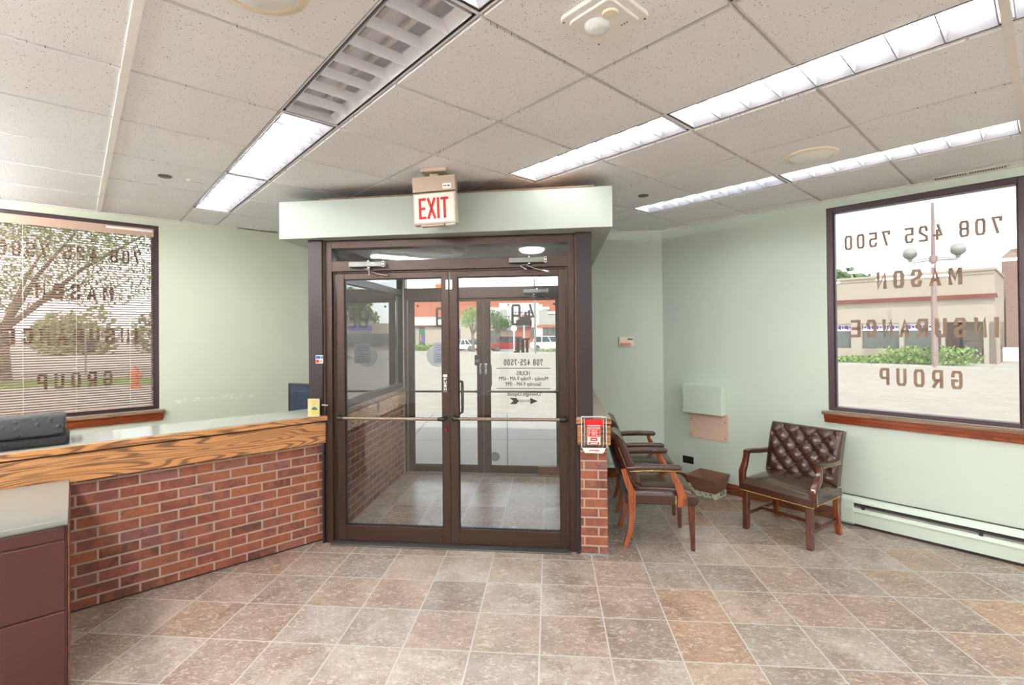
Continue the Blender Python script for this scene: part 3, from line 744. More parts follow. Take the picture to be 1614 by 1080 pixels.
# ------------------------------------------------------------------ door frames
def frame_set(name, t0, sL, sR, ztb, zt0, zt1, ztop, depth, mull=False):
    """sL,sR clear opening; transom bar ztb..zt0, glass zt0..zt1, head to ztop"""
    f = empty(name, D(0, t0), TD, kind='structure')
    m = MB(); d = depth
    m.box(sL - .045, sL, 0, d, 0, ztop); m.box(sR, sR + .045, 0, d, 0, ztop)
    m.box(sL, sR, 0, d, zt1, ztop); m.box(sL, sR, 0, d, ztb, zt0)
    m.box(sL, sL + .016, .025, d, 0, ztb); m.box(sR - .016, sR, .025, d, 0, ztb); m.box(sL, sR, .03, d, ztb - .012, ztb)
    m.build('door_frame', 'bronze', f, bevel=.002)
    B(sL, sR, d * .5, d * .5 + .006, zt0, zt1).build('transom_glass', 'glass', f)
    return f
fi = frame_set('trim_4', 0, -.914, .916, 2.108, 2.186, 2.288, 2.350, .10)
B(-.918, .912, -.055, .10, 0, .012).build('threshold', 'alum', fi, bevel=.003)
fo = frame_set('trim_5', TC - .02, -.938, .900, 2.02, 2.145, 2.30, 2.40, .10)
B(-.93, .89, -.03, .16, -.01, .010).build('threshold', 'alum_warm', fo)
def pull(parent, s, z0, z1, tdir, sdir=1):
    pts = [(s, 0, z1), (s, .035 * tdir, z1), (s + .012 * sdir, .045 * tdir, z1 - .004), (s + .014 * sdir, .045 * tdir, z1 - .03), (s + .014 * sdir, .045 * tdir, z0 + .03), (s + .012 * sdir, .045 * tdir, z0 + .004), (s, .035 * tdir, z0), (s, 0, z0)]
    o = MB().tube(pts, .0105, 10).build('pull_handle', 'black', parent, smooth=True)
    MB().tube([(s + .014 * sdir, .0455 * tdir, z0 + .04), (s + .014 * sdir, .0455 * tdir, z1 - .04)], .0118, 10).build('grip', 'alum', o, smooth=True)
def leaf(name, t0, s0, s1, stL, stR, zt, outer, pushz, hinge):
    """s0,s1 leaf edges; stL/stR stile widths"""
    d = empty(name, D((s0 + s1) / 2, t0), TD, kind='structure'); c = (s0 + s1) / 2; a, b = s0 - c, s1 - c
    z0, zb, ztg = .016, (.132 if not outer else .095), (2.046 if not outer else 1.992)
    fr = MB()
    fr.box(a, a + stL, 0, .044, z0, zt); fr.box(b - stR, b, 0, .044, z0, zt)
    fr.box(a + stL, b - stR, 0, .044, z0, zb); fr.box(a + stL, b - stR, 0, .044, ztg, zt)
    fr.build('door_rails', 'bronze', d, bevel=.003)
    gl = B(a + stL, b - stR, .02, .025, zb, ztg).build('glass', 'glass', d)
    ga = MB()
    for q in ((a + stL, a + stL + .006, zb, ztg), (b - stR - .006, b - stR, zb, ztg), (a + stL, b - stR, zb, zb + .006), (a + stL, b - stR, ztg - .006, ztg)): ga.box(q[0], q[1], .012, .032, q[2], q[3])
    ga.build('gasket', 'gasket', d)
    # push bar
    x0, x1 = (a + .038, b - .052) if s1 < .1 else (a + .045, b - .025)
    if outer: x0, x1 = a + .05, b - .05
    MB().tube([(x0, -.052, pushz), (x1, -.052, pushz)], .0125 if not outer else .011, 12).build('push_bar', 'alum_warm' if not outer else 'bronze', d, smooth=True)
    for x, dx in ((x0, -1), (x1, 1)):
        MB().tube([(x - dx * .03, -.052, pushz), (x + dx * .008, -.052, pushz), (x + dx * .014, -.046, pushz + .002), (x + dx * .014, 0, pushz + .008)], [.014, .0165, .0165, .014], 10).build('bar_bracket', 'black', d, smooth=True)
    hs = b - .03 if hinge == 'L' else a + .03
    pull(d, hs + (.0 if hinge == 'L' else .030), 1.0, 1.245, 1, 1 if hinge != 'L' else -1)
    for o in list(d.children):
        if o.name.startswith('pull_handle'): o.location.y = .044
    if hinge == 'L' and not outer:
        MB().lathe([(.0, -.016), (.010, -.016), (.013, -.006), (.015, 0)], (b - .028, 0, .888), 14, 1).build('lock_cylinder', 'darkred', d, smooth=True)
    # rubber top guides
    B(b - .17 if hinge == 'L' else a + .012, b - .012 if hinge == 'L' else a + .17, -.004, 0, zt - .03, zt - .004).build('top_cover_plate', 'bronze', d)
    return d
dl = leaf('door_1', .02, -.882, .0115, .060, .058, 2.092, False, .972, 'L')
dr = leaf('door_2', .02, .0185, .898, .060, .052, 2.092, False, .976, 'R')
ol = leaf('door_3', TC, -.905, -.024, .066, .066, 2.012, True, .952, 'L')
orr = leaf('door_4', TC, -.018, .868, .075, .055, 2.012, True, .952, 'R')
# contacts at the stile tops
for p, s in ((dl, .4467 - .0125), (dr, -.4397 + .0125)):
    B(s - .010, s + .010, -.012, 0, 1.952, 2.028).build('door_contact', 'white', p, bevel=.004)
# PUSH sticker with vertical lettering
def push_sticker(parent, x, z0, z1, w_=.032):
    st = B(x - w_ / 2, x + w_ / 2, -.0016, 0, z0, z1).build('push_sticker', 'grey_txt', parent)
    B(x - w_ / 2, x + w_ / 2, -.0022, -.0016, z1 - .018, z1).build('sticker_band', 'cream', st)
    B(x - w_ / 2, x + w_ / 2, -.0022, -.0016, z0, z0 + .010).build('sticker_band', 'alum', st)
    mb = MB(); hh = (z1 - z0 - .034) / 4
    for k, ch in enumerate('PUSH'):
        zz = z1 - .021 - (k + 1) * hh
        letters(mb, ch, w_ * .62, hh * .8, .0042, lambda a, b_, d_, zz=zz: (x - w_ * .31 + a, -.002 - d_, zz + b_), .0008)
    mb.build('sticker_letters', 'white', st)
push_sticker(dl, .4467 - .034, 1.170, 1.305)
push_sticker(ol, .44 - .03, 1.14, 1.27)
push_sticker(orr, -.443 + .028, 1.14, 1.27)
# door closers ----------------------------------------------------------------
def closer(loc, flip, label):
    t = empty('door_closer', loc, TD, label, 'door closer', 'door closers on the vestibule door frames')
    b = MB().prism([(-.020, -.052), (.020, -.052), (.023, -.03), (.023, 0), (-.023, 0), (-.023, -.03)], 0, -.13, .13)
    b.v = [(x, z_, y_) for (x, y_, z_) in b.v]
    b.build('body', 'alum', t, bevel=.004)
    e = MB().box(.13, .148, -.050, 0, -.022, .022); e.mat(1)
    for zz in (-.011, .011): e.lathe([(.007, -.0515), (.007, -.049)], (.139, 0, zz), 10, 1)
    e.build('end_cap', ['white', 'black'], t, bevel=.002)
    MB().lathe([(.010, -.03), (.012, -.028), (.012, .03), (.0, .038)], (.02, -.028, 0), 12).build('spindle', 'chrome', t, smooth=True)
    f = flip
    MB().tube([(.02, -.028, -.032), (.0, -.06, -.04), (f * .05, -.085, -.046), (f * .02 + .02, -.062, -.075)], [.009, .008, .006, .007], 8).build('arm', 'chrome', t, smooth=True)
    MB().tube([(.0, -.06, -.042), (-f * .0 + .08, -.03, -.07), (.14, -.004, -.082), (.165, -.004, -.084)], [.006, .006, .007, .009], 8).build('foot_arm', 'chrome', t, smooth=True)
    return t
closer(D(-.622, 0, 2.152), 1, 'silver door closer above the left inner door')
closer(D(.612, 0, 2.156), -1, 'silver door closer above the right inner door')
closer(D(.585, TC - .02, 2.085), -1, 'silver door closer on the outer frame seen through the right glass')
# ------------------------------------------------------------------ metal columns
MB().box(-1.088, -.975, -.035, .10, .992, 2.352).box(-.992, -.975, -.02, .10, 0, .774).build('column_left', 'bronze_dark', loc=OD, rz=TD, kind='structure', bevel=.003)
B(-.9745, -.969, -.014, .10, .995, 2.352).build('trim_6', 'stool', loc=OD, rz=TD, kind='structure')
B(-.969, -.959, -.004, .10, 0, 2.352).build('trim_11', 'bronze_dark', loc=OD, rz=TD, kind='structure')
mb = MB().box(.970, 1.086, -.035, .10, 1.0, 2.352).box(.961, .988, -.030, .10, 0, 1.0); mb.build('column_right', 'bronze_dark', loc=OD, rz=TD, kind='structure', bevel=.003)
B(.9645, .9695, -.014, .10, 1.0, 2.352).build('trim_7', 'stool', loc=OD, rz=TD, kind='structure')
st = empty('sticker', D(-1.000, -.0355, 1.395), TD, 'small card payment sticker on the dark left door column', 'sticker')
B(-.030, .030, -.001, 0, 0, .062).build('backing', 'white', st)
B(-.028, .010, -.0016, -.001, .036, .058).build('blue_mark', 'blue', st); B(.013, .028, -.0016, -.001, .036, .058).build('teal_mark', 'teal', st)
B(-.028, -.002, -.0016, -.001, .004, .030).build('red_mark', 'red', st)
MB().lathe([(.010, -.002), (.010, -.0016)], (.012, 0, .017), 14, 1).build('orange_disc', 'orange', st)
# ------------------------------------------------------------------ low walls of the vestibule
LW = MB().box(-1.16, -.95, .10, TC, 0, .80); LW.build('wall_low_left', 'brick', loc=OD, rz=TD, kind='structure')
def lowtop(name, s0, s1, ins, parentlabel, rightside):
    t = empty(name, D((s0 + s1) / 2, .1, .8), TD, parentlabel, 'ledge')
    c = (s0 + s1) / 2
    return t, c
lt, c = lowtop('window_ledge', -1.16, -.95, 0, 'oak faced ledge under the left side glass inside the vestibule', False)
B(-1.17 - c, -.935 - c, 0, TC - .105, .0, .145).build('fascia', 'oak', lt, bevel=.002)
B(-1.18 - c, -.928 - c, 0, TC - .105, .150, .195).build('cap', 'oak_dark', lt, bevel=.004)
kp = empty('key_switch', D(-.934, 1.02, .90), TD, 'small steel key switch plate on the oak fascia inside the vestibule', 'switch')
B(0, .004, -.022, .022, -.05, .05).build('plate', 'alum', kp, bevel=.001)
MB().lathe([(.012, .004), (.012, .012), (.006, .014)], (0, 0, .012), 12, 0).build('cylinder', 'chrome', kp, smooth=True)
# side glazing
def sideglaze(name, s, mat):
    f = empty(name, D(s, .1, .995), TD, kind='structure'); L = TC - .105; m = MB()
    for a in ((0, .05, 0, 1.343), (L - .05, L, 0, 1.343), (.05, L - .05, 0, .055), (.05, L - .05, 1.29, 1.343), (.05, L - .05, 1.06, 1.13)): m.box(-.03, .03, a[0], a[1], a[2], a[3])
    m.build('window_frame', 'bronze_dark', f, bevel=.003)
    B(-.004, .004, .05, L - .05, .055, 1.06).build('glass', mat, f); B(-.004, .004, .05, L - .05, 1.13, 1.29).build('transom_glass', mat, f)
sideglaze('window_3', -.99, 'glass_side'); sideglaze('window_4', .985, 'glass_side')
B(-.955, -.945, 1.865, 1.898, 0, 2.30).build('trim_8', 'beige_metal', loc=OD, rz=TD, kind='structure')
# right low wall
mb = MB().box(.990, 1.182, -.042, .30, .014, .80)
mb.build('brick_pillar', 'brick', loc=OD, rz=TD, kind='structure')
B(.985, 1.187, -.046, .30, 0, .0135).build('trim_9', 'floorpad', loc=OD, rz=TD, kind='structure')
mb = MB().box(.95, 1.160, .301, TC, 0, .80); mb.build('wall_low_right', ['wall_box'], loc=OD, rz=TD, kind='structure')
rl = empty('window_ledge', D(1.08, .9, .8), TD, 'wood edged laminate ledge above the brick pillar by the fire alarm', 'ledge')
B(.972 - 1.08, 1.206 - 1.08, -.97, 0.99, .005, .145).build('fascia', 'oak', rl, bevel=.002)
B(.962 - 1.08, 1.212 - 1.08, -.985, 0.99, .158, .193).build('cap', 'oak', rl, bevel=.003)
B(.966 - 1.08, 1.203 - 1.08, -.975, 0.99, .193, .2005).build('laminate_top', 'top_beige', rl)
B(.965 - 1.08, 1.20 - 1.08, -.96, .98, .145, .158).build('shadow_gap', 'black', rl)
# ------------------------------------------------------------------ fire alarm
fa = empty('fire_alarm', D(1.085, -.073, .75), TD, 'red FIRE pull station under a clear acrylic cover on the oak ledge', 'fire alarm')
m = MB()
for a in ((-.088, -.068, .045, .268), (.068, .088, .045, .268), (-.088, .088, .252, .268), (-.088, .088, .045, .058)): m.box(a[0], a[1], -.045, 0, a[2], a[3])
m.build('cover_frame', 'acrylic', fa, bevel=.004)
m = MB()
for a in ((-.089, -.085, .045, .268), (.085, .089, .045, .268), (-.089, .089, .265, .269), (-.068, -.065, .058, .252), (.065, .068, .058, .252)): m.box(a[0], a[1], -.047, -.040, a[2], a[3])
m.build('cover_edge', 'acryl_edge', fa)
for x in (-.078, .078):
    for z in (.075, .14, .205, .225): MB().lathe([(.0045, -.049), (.0045, -.046)], (x, 0, z), 8, 1).build('cover_screw', 'chrome', fa)
MB().prism([(-.085, .044), (.082, .044), (.062, .006), (-.066, .008)], 1, -.05, -.012).build('lower_flap', 'acryl_edge', fa, bevel=.003)
lm = B(-.035, .036, -.0515, -.0505, .024, .031).build('flap_lettering', 'red', fa)
B(-.046, .046, -.030, 0, .062, .205).build('back_plate', 'white', fa, bevel=.003)
B(-.042, .042, -.034, -.030, .122, .180).build('fire_panel', 'red', fa, bevel=.001)
m = MB()
for k, ch in enumerate('FIRE'): letters(m, ch, .0155 if ch != 'I' else .004, .044, .0034, lambda a, b_, d_, k=k: (-.035 + (0, .0205, .0295, .0520)[k] * 1.0 + a, -.034 - d_, .129 + b_), .001)
m.build('fire_lettering', 'white', fa)
B(-.024, .024, -.036, -.030, .092, .115).build('pull_tab', 'red', fa, bevel=.002)
B(-.014, .014, -.0375, -.036, .1, .106).build('pull_mark', 'white', fa)
B(-.038, .038, -.031, -.030, .066, .082).build('instruction_band', 'red', fa)
B(-.024, .024, -.032, -.031, .071, .077).build('instruction_text', 'white', fa)
hd = MB().prism([(-.066, .245), (.066, .245), (.064, .200), (.045, .190), (-.045, .190), (-.064, .200)], 1, -.042, 0); hd.build('hood', 'red', fa, bevel=.005)
m = MB().grid(10, 2, lambda a, b_: (-.058 + .116 * a, -.0435, .236 - .020 * math.sin(a * math.pi) * (1 - 0) + .006 * b_)); m.build('hood_highlight', 'red', fa)
B(-.045, .045, -.0435, -.042, .199, .205).build('hood_lettering', 'white', fa)
# ------------------------------------------------------------------ exit sign
ex = empty('exit_sign', (-.475, 3.29, 2.36), math.radians(-8.5), 'hanging beige EXIT sign with red letters in front of the bulkhead', 'exit sign')
hang = Matrix.Rotation(math.radians(-1.8), 4, 'Y')
def tilt(o):
    for vv in o.data.vertices: vv.co = hang @ vv.co
    return o
tilt(B(-.150, .150, 0, .055, .0, .215).build('sign_housing', 'beige_metal', ex, bevel=.004))
tilt(B(-.139, .139, -.003, .0, .012, .205).build('sign_face', 'exit_face', ex))
m = MB()
xs = [(-.1086, .050), (-.0500, .060), (.0175, .0190), (.0440, .055)]
for ch, (x, w_) in zip('EXIT', xs): letters(m, ch, w_, .142, .017, lambda a, b_, d_, x=x: (x + a, -.003 - d_, .036 + b_), .0015)
tilt(m.build('lettering', 'red_txt', ex))
tilt(B(-.150, .150, -.004, .060, .222, .325).build('power_box', 'beige_metal', ex, bevel=.003))
tilt(B(.062, .122, -.0055, -.004, .232, .270).build('inspection_label', 'white', ex))
tilt(B(.068, .092, -.0062, -.0055, .250, .256).build('label_print', 'blue', ex)); tilt(B(.098, .112, -.0062, -.0055, .246, .256).build('label_print', 'grey_txt', ex))
tilt(B(-.030, .030, .015, .045, .325, .345).build('stem', 'beige_metal', ex)); B(-.095, .085, -.02, .08, .352, .379).build('canopy', 'beige_metal', ex, bevel=.006)
tilt(B(-.100, .060, .005, .05, -.012, .0).build('lamp_cover', 'beige_metal', ex, bevel=.002)); tilt(B(.070, .135, .008, .048, -.007, -.0).build('downlight_lens', 'white', ex))
# ------------------------------------------------------------------ ceiling devices
em = empty('emergency_light', W(1.40, 1.045, ZC - .006), TW, 'white square emergency light with round lens on the ceiling above the doors', 'emergency light')
def rrect(hw, r, n=6):
    pts = []
    for cx, cy, a0 in ((hw - r, hw - r, 0), (-hw + r, hw - r, 90), (-hw + r, -hw + r, 180), (hw - r, -hw + r, 270)):
        for k in range(n + 1):
            a = math.radians(a0 + 90 * k / n); pts.append((cx + r * math.cos(a), cy + r * math.sin(a)))
    return pts
MB().prism(rrect(.118, .035), 2, -.016, 0).build('base_plate', 'white', em, bevel=.005)
MB().prism(rrect(.092, .025), 2, -.026, -.016).build('cover', 'white', em, bevel=.004)
MB().lathe([(.044, -.026), (.044, -.034), (.036, -.046), (.02, -.054), (.0, -.057)], (-.012, .022, 0), 24).build('lens', 'acryl_edge', em, smooth=True)
MB().lathe([(.028, -.026), (.026, -.033), (.0, -.035)], (-.030, -.048, 0), 20).build('lamp_lens', 'cream', em, smooth=True)
for k in range(3): MB().lathe([(.003, -.027), (.003, -.026)], (.055 - .0 * k, -.035 - .011 * k, 0), 8).build('vent_hole', 'black', em)
for x, y in ((.1, .1), (-.1, .1), (.1, -.1), (-.1, -.1)): MB().lathe([(.004, -.0175), (.004, -.016)], (x, y, 0), 8).build('screw', 'alum', em)
def disc(p, r, label, rim='cream', lens='white'):
    t = empty('ceiling_speaker', (p[0], p[1], ZC - .006), 0, label, 'ceiling speaker', 'round ceiling discs')
    MB().lathe([(r, 0), (r, -.006), (r * .97, -.010), (r * .82, -.012), (r * .80, -.006), (0, -.006)], n=48).build('rim', rim, t, smooth=True)
    MB().lathe([(r * .81, -.007), (r * .7, -.018), (r * .3, -.026), (0, -.028)], n=40).build('lens', lens, t, smooth=True)
disc((-.777, 1.53), .155, 'round white disc with cream rim cut by the top edge of the photo')
disc((1.955, 3.10), .150, 'round white disc with cream rim beside the right lights')
for p, lb in (((-2.368, 3.386), 'flush round sprinkler cap on the left ceiling'), ((1.133, 3.984), 'flush round sprinkler cap right of the bulkhead')):
    t = MB().lathe([(.042, 0), (.042, -.004), (.034, -.010), (0, -.011)], n=24).build('sprinkler_cap', 'alum', loc=(p[0], p[1], ZC - .006), smooth=True)
    tag(t, lb, 'sprinkler cap', 'sprinkler caps')
t = empty('door_sensor', W(.655, 4.09, ZC - .006), TW + .15, 'small clear strip on the left ceiling beside the sprinkler cap', 'sensor')
B(-.05, .05, -.012, .012, -.008, 0).build('cover', 'acryl_edge', t, bevel=.003); B(-.056, -.04, -.014, .014, -.012, 0).build('end_cap', 'white', t, bevel=.003)
def vent(v, u, L, lb, along):
    t = empty('ceiling_vent', W(v, u, ZC - .0065), TW + (math.pi / 2 if along == 'u' else 0), lb, 'vent', 'slot vents along the ceiling edge')
    B(-L / 2, L / 2, -.035, .035, -.005, 0).build('frame', 'grid', t)
    m = MB()
    for k in range(28):
        x = -L / 2 + .02 + (L - .04) * k / 27
        if k == 14: continue
        m.box(x - .0035, x + .0035, -.022, .022, -.0075, -.004)
    m.build('slots', 'outlet', t)
vent(VR - .075, .40, .40, 'slotted ceiling vent above the right window', 'u')
vent(1.45, UL - .075, .40, 'slotted ceiling vent left of the bulkhead', 'v')
# ------------------------------------------------------------------ vestibule ceiling devices
sm = MB().lathe([(.055, 0), (.055, -.02), (.04, -.045), (.02, -.055), (0, -.057)], n=24).build('smoke_detector', 'white', loc=D(.0, .45, 2.3375), smooth=True)
tag(sm, 'white domed smoke detector behind the transom glass', 'smoke detector')
t = empty('vestibule_light', D(.62, .55, 2.3375), TD, 'round patterned ceiling lamp in the vestibule behind the right transom', 'ceiling light')
MB().lathe([(.11, 0), (.11, -.012), (.09, -.03), (.03, -.04), (0, -.042)], n=24).build('diffuser', 'lamp_soft', t, smooth=True)
t = empty('vestibule_light', D(-.62, .62, 2.3375), TD, 'small lit strip lamp in the vestibule behind the left end of the transom', 'ceiling light')
B(-.13, .13, -.05, .05, -.03, 0).build('housing', 'white', t, bevel=.004); B(-.12, .12, -.04, .04, -.034, -.030).build('diffuser', 'lamp_mid', t)
t = empty('vestibule_light', D(0, 1.42, 2.3375), TD, 'unseen lamp panel added over the outer doors to brighten the vestibule', 'ceiling light')
B(-.62, .62, -.16, .16, -.03, 0).build('housing', 'white', t, bevel=.004); B(-.60, .60, -.14, .14, -.034, -.030).build('diffuser', 'lamp_fill', t)  # added panel, out of sight, lights the vestibule
# ================================================================== LEFT COUNTER
cutD = [(Vector(D2W(-.993, 0) + (0,)), Vector((D2W(1, 0)[0] - D2W(0, 0)[0], D2W(1, 0)[1] - D2W(0, 0)[1], 0)))]
MB().box(VL0 + 1.5, 1.9, 3.84, 4.14, .012, .774).build('brick_wall', 'brick', loc=(0, 0, 0), rz=TW, kind='structure', clip=cutD)
MB().box(VL0 + 1.5, 1.9, 3.846, 4.13, 0, .012).build('trim_10', 'outlet', loc=(0, 0, 0), rz=TW, kind='structure', clip=cutD)
ct = empty('reception_counter', W(0, 3.96, .775), TW, 'long oak edged counter top with glossy grey laminate on the left brick wall', 'counter')
cutL = [(Vector((D2W(-.955, 0)[0], D2W(-.955, 0)[1] - 3.96, 0)), cutD[0][1])]
for o in (MB().box(-3.4, 1.9, -.168, -.12, .0, .162).build('fascia', 'oak', ct, clip=cutL, bevel=.003),
          MB().box(-3.4, 1.9, -.186, -.165, .172, .212).build('front_edge', 'oak', ct, clip=cutL, bevel=.004),
          MB().box(-3.4, 1.9, -.119, .17, .0, .176).build('shadow_gap', 'outlet', ct, clip=cutL),
          MB().box(-3.4, 1.9, -.165, .245, .176, .2155).build('laminate_top', 'top', ct, clip=cutL)): pass
# end grain cap of the counter
# sign card
sc = empty('small_sign', D(-1.030, -.072, .9915), TD + .02, 'small yellow green card sign standing at the right end of the counter', 'sign')
B(-.047, .047, 0, .004, 0, .135).build('card', 'card', sc); B(-.047, .047, -.02, 0, 0, .003).build('foot', 'card', sc)
m = MB()
for k, ch in enumerate('NO'): letters(m, ch, .011, .011, .0022, lambda a, b_, d_, k=k: (-.014 + .015 * k + a, -d_ - .0002, .088 + b_), .0006)
m.build('sign_lettering', 'orange', sc)
B(-.022, .022, -.0008, 0, .110, .114).build('sign_line', 'orange', sc)
MB().lathe([(.022, -.0012), (.022, 0)], (.006, 0, .042), 20, 1).build('yellow_shape', 'mustard', sc)
MB().prism([(-.018, .050), (.030, .050), (.026, .062), (.006, .074), (-.012, .064)], 1, -.002, 0).build('blue_shape', 'teal', sc)
cl_ = MB().tube([(-.0, 0, 0), (.018, -.005, .002), (.03, -.002, -.004), (.045, 0, -.002)], .006, 8).build('clip_cord', 'paper_grey', loc=D(-.975, -.045, 1.075), rz=TD, smooth=True); tag(cl_, 'short grey lanyard clip hooked behind the little card sign', 'clip')
# monitor behind the counter
mo = empty('computer_monitor', (-1.93, 4.72, .76), -.35, 'black computer monitor seen from behind beyond the counter', 'monitor')
B(-.23, .23, -.012, .012, .08, .385).build('bezel', 'screen', mo, bevel=.008)
MB().hexa([(-.20, -.012, .10), (.20, -.012, .10), (.13, -.07, .13), (-.13, -.07, .13)], [(-.20, -.012, .37), (.20, -.012, .37), (.13, -.07, .32), (-.13, -.07, .32)]).build('back_shell', 'screen_sheen', mo, bevel=.006)
B(-.03, .03, -.03, -.005, .0, .12).build('neck', 'screen', mo); B(-.12, .12, -.10, .10, -.0, .015).build('stand_base', 'screen', mo, bevel=.005)
dk = empty('back_desk', W(.7, 4.55, 0), TW, 'pale work desk standing behind the reception counter', 'desk')
B(-1.1, .85, -.30, .30, .72, .76).build('desk_top', 'top', dk, bevel=.003); B(-1.08, -1.05, -.28, .28, 0, .72).build('side_panel', 'maroon', dk); B(.80, .83, -.28, .28, 0, .72).build('side_panel', 'maroon', dk)
# cushion on the counter
cu = empty('folded_cushion', W(-.42, 3.97, .991), TW, 'black dimpled folded cushion lying on the counter at the left edge', 'cushion')
def pad(x0, x1, y0, y1, z0, z1, name, par, r=.02):
    return MB().box(x0, x1, y0, y1, z0, z1).build(name, 'cushion', par, smooth=True, bevel=min(r, (z1 - z0) * .45), seg=4)
pad(-.5, .395, -.135, .16, 0, .055, 'lower_pad', cu)
m = MB().prism([(-.140, .060), (-.125, .105), (-.06, .165), (.02, .172), (.15, .165), (.165, .10), (.15, .056)], 0, -.5, .378)
m.build('upper_pad', 'cushion', cu, smooth=True, bevel=.014, seg=3)
# low desk at the left front
de = empty('steel_desk', W(-.80, 3.39, 0), TW, 'low maroon steel desk with grey top pushed against the brick wall', 'desk')
B(-.80, .775, -.440, .372, .775, .802).build('desk_top', 'desk_grey', de, bevel=.003)
B(-.80, .772, -.425, .43, .02, .775).build('body', 'maroon', de, bevel=.003)
for a, b in ((.715, .772), (.40, .708), (.03, .393)): B(-.30, .765, -.434, -.424, a, b).build('drawer', 'maroon', de, bevel=.004)
B(.7735, .7795, -.42, .43, .0, .76).build('side_panel', 'oak_dark', de)
B(-.8, .777, -.4405, -.438, .776, .782).build('edge_strip', 'alum', de)
# ================================================================== RIGHT WALL ITEMS
pb = empty('electrical_box', W(VR - .0, 2.395, .50), TW, 'sage painted metal cover box on the right wall above a bare panel', 'electrical box')
B(-.105, -.001, -.205, .205, .275, .570).build('cover', 'wall_box', pb, bevel=.006)
B(-.006, -.0, -.225, .185, .0, .275).build('bare_panel', 'beige_bare', pb, bevel=.002)
m = MB().box(-.010, -.005, -.165, .150, .012, .262); m.build('inner_panel', 'beige_bare', pb, bevel=.002)
for y in (-.195, .165):
    for z in (.04, .20): MB().lathe([(.006, -.009), (.006, -.006)], (0, y, z), 8, 0).build('screw', 'alum', pb)
ou = empty('wall_outlet', W(VR, 2.60, .257), TW, 'dark brown electrical outlet low on the right wall above the paper tray', 'outlet')
B(-.006, 0, -.060, .060, -.037, .037).build('plate', 'outlet', ou, bevel=.002)
for y in (-.024, .024): B(-.008, -.005, y - .015, y + .015, -.014, .014).build('socket', 'screen', ou, bevel=.003)
kp = empty('alarm_keypad', D(1.59, TC, 1.455), TD, 'cream alarm keypad with small green display on the narrow front wall', 'keypad')
B(-.080, .080, -.028, 0, 0, .105).build('case', 'cream', kp, bevel=.004)
B(.010, .068, -.030, -.027, .072, .088).build('display', 'lcd', kp)
m = MB()
for r in range(2):
    for k in range(8): m.box(-.066 + .0145 * k, -.055 + .0145 * k, -.031, -.028, .012 + .015 * r, .022 + .015 * r)
m.build('keys', 'red', kp)
# baseboard heater
he = empty('baseboard_heater', W(VR, -.9, 0), TW, 'long sage baseboard heater along the right wall under the window', 'heater')
L1 = 2.11; L0 = -3.0
MB().prism([(-.001, .012), (-.001, .238), (-.012, .238), (-.012, .012)], 1, L0, L1).build('back_plate', 'wall_box', he)
MB().prism([(-.012, .238), (-.012, .225), (-.050, .205), (-.058, .192), (-.062, .194), (-.054, .214)], 1, L0, L1).build('hood', 'wall_box', he)
MB().prism([(-.002, .2385), (-.002, .243), (-.018, .243), (-.018, .2385)], 1, L0, L1).build('top_seam', 'outlet', he)
MB().prism([(-.052, .150), (-.066, .140), (-.072, .125), (-.066, .108), (-.064, .025), (-.058, .025), (-.058, .14)], 1, L0, L1 - .07).build('front_panel', 'wall_box', he)
B(-.05, -.02, L0, L1 - .02, .12, .165).build('fin_core', 'metal_grey', he)
MB().prism([(-.014, .20), (-.018, .20), (-.056, .165), (-.052, .163)], 1, L0, L1 - .06).build('damper', 'alum', he)
for y in (L1 - .16, L1 - .85, L1 - 1.6): B(-.060, -.03, y, y + .022, .148, .19).build('bracket', 'black', he)
MB().prism([(-.001, .012), (-.001, .225), (-.056, .210), (-.074, .15), (-.074, .03), (-.06, .012)], 1, L1 - .085, L1).build('end_cap', 'wall_box', he, bevel=.002)
B(-.045, -.012, L0, L1, .0, .024).build('toe_strip', 'outlet', he)
# white heater behind the chairs
hb = empty('wall_heater', D(1.60, TC, 0), TD, 'low sage heater cover on the front wall behind the two chairs', 'heater')
B(-.26, .26, -.075, -.019, .12, .375).build('cover', 'wall_box', hb, bevel=.004); B(-.25, .25, -.078, -.074, .33, .36).build('outlet_slot', 'white', hb); B(-.26, .26, -.03, -.0, .11, .13).build('bracket', 'wall_box', hb)
# tray and leaf box
lb = empty('leaf_print_box', W(4.685, 2.345, 0), TW, 'flat white box with green leaf print on the floor under the brown tray', 'box')
B(-.115, .115, -.175, .17, .001, .066).build('carton', 'leafbox', lb, bevel=.002)
B(-.02, .07, -.1765, -.1752, .02, .052).build('green_label', 'greenink', lb)
m = MB(); letters(m, 'UNNUN', .055, .012, .003, lambda a, b_, d_: (-.005 + a, -.1765 - d_, .030 + b_), .0004); m.build('label_print', 'white', lb)
tr = empty('paper_tray', W(4.65, 2.27, .067), TW, 'open brown fibreboard tray with a metal handle resting on the leaf box', 'tray')
def frust(b, t, z0, z1): return [(b[0], b[2], z0), (b[1], b[2], z0), (b[1], b[3], z0), (b[0], b[3], z0)], [(t[0], t[2], z1), (t[1], t[2], z1), (t[1], t[3], z1), (t[0], t[3], z1)]
bo, tp = frust((-.11, .11, -.11, .10), (-.205, .12, -.15, .15), 0, .155)
bi, ti = frust((-.105, .105, -.105, .095), (-.200, .115, -.145, .145), .004, .155)
m = MB(); m.add(bo + tp + bi + ti, [(0, 3, 2, 1), (0, 1, 5, 4), (1, 2, 6, 5), (2, 3, 7, 6), (3, 0, 4, 7), (8, 9, 10, 11), (8, 12, 13, 9), (9, 13, 14, 10), (10, 14, 15, 11), (11, 15, 12, 8), (4, 5, 13, 12), (5, 6, 14, 13), (6, 7, 15, 14), (7, 4, 12, 15)])
m.build('tray_shell', 'carton', tr, fixn=False)
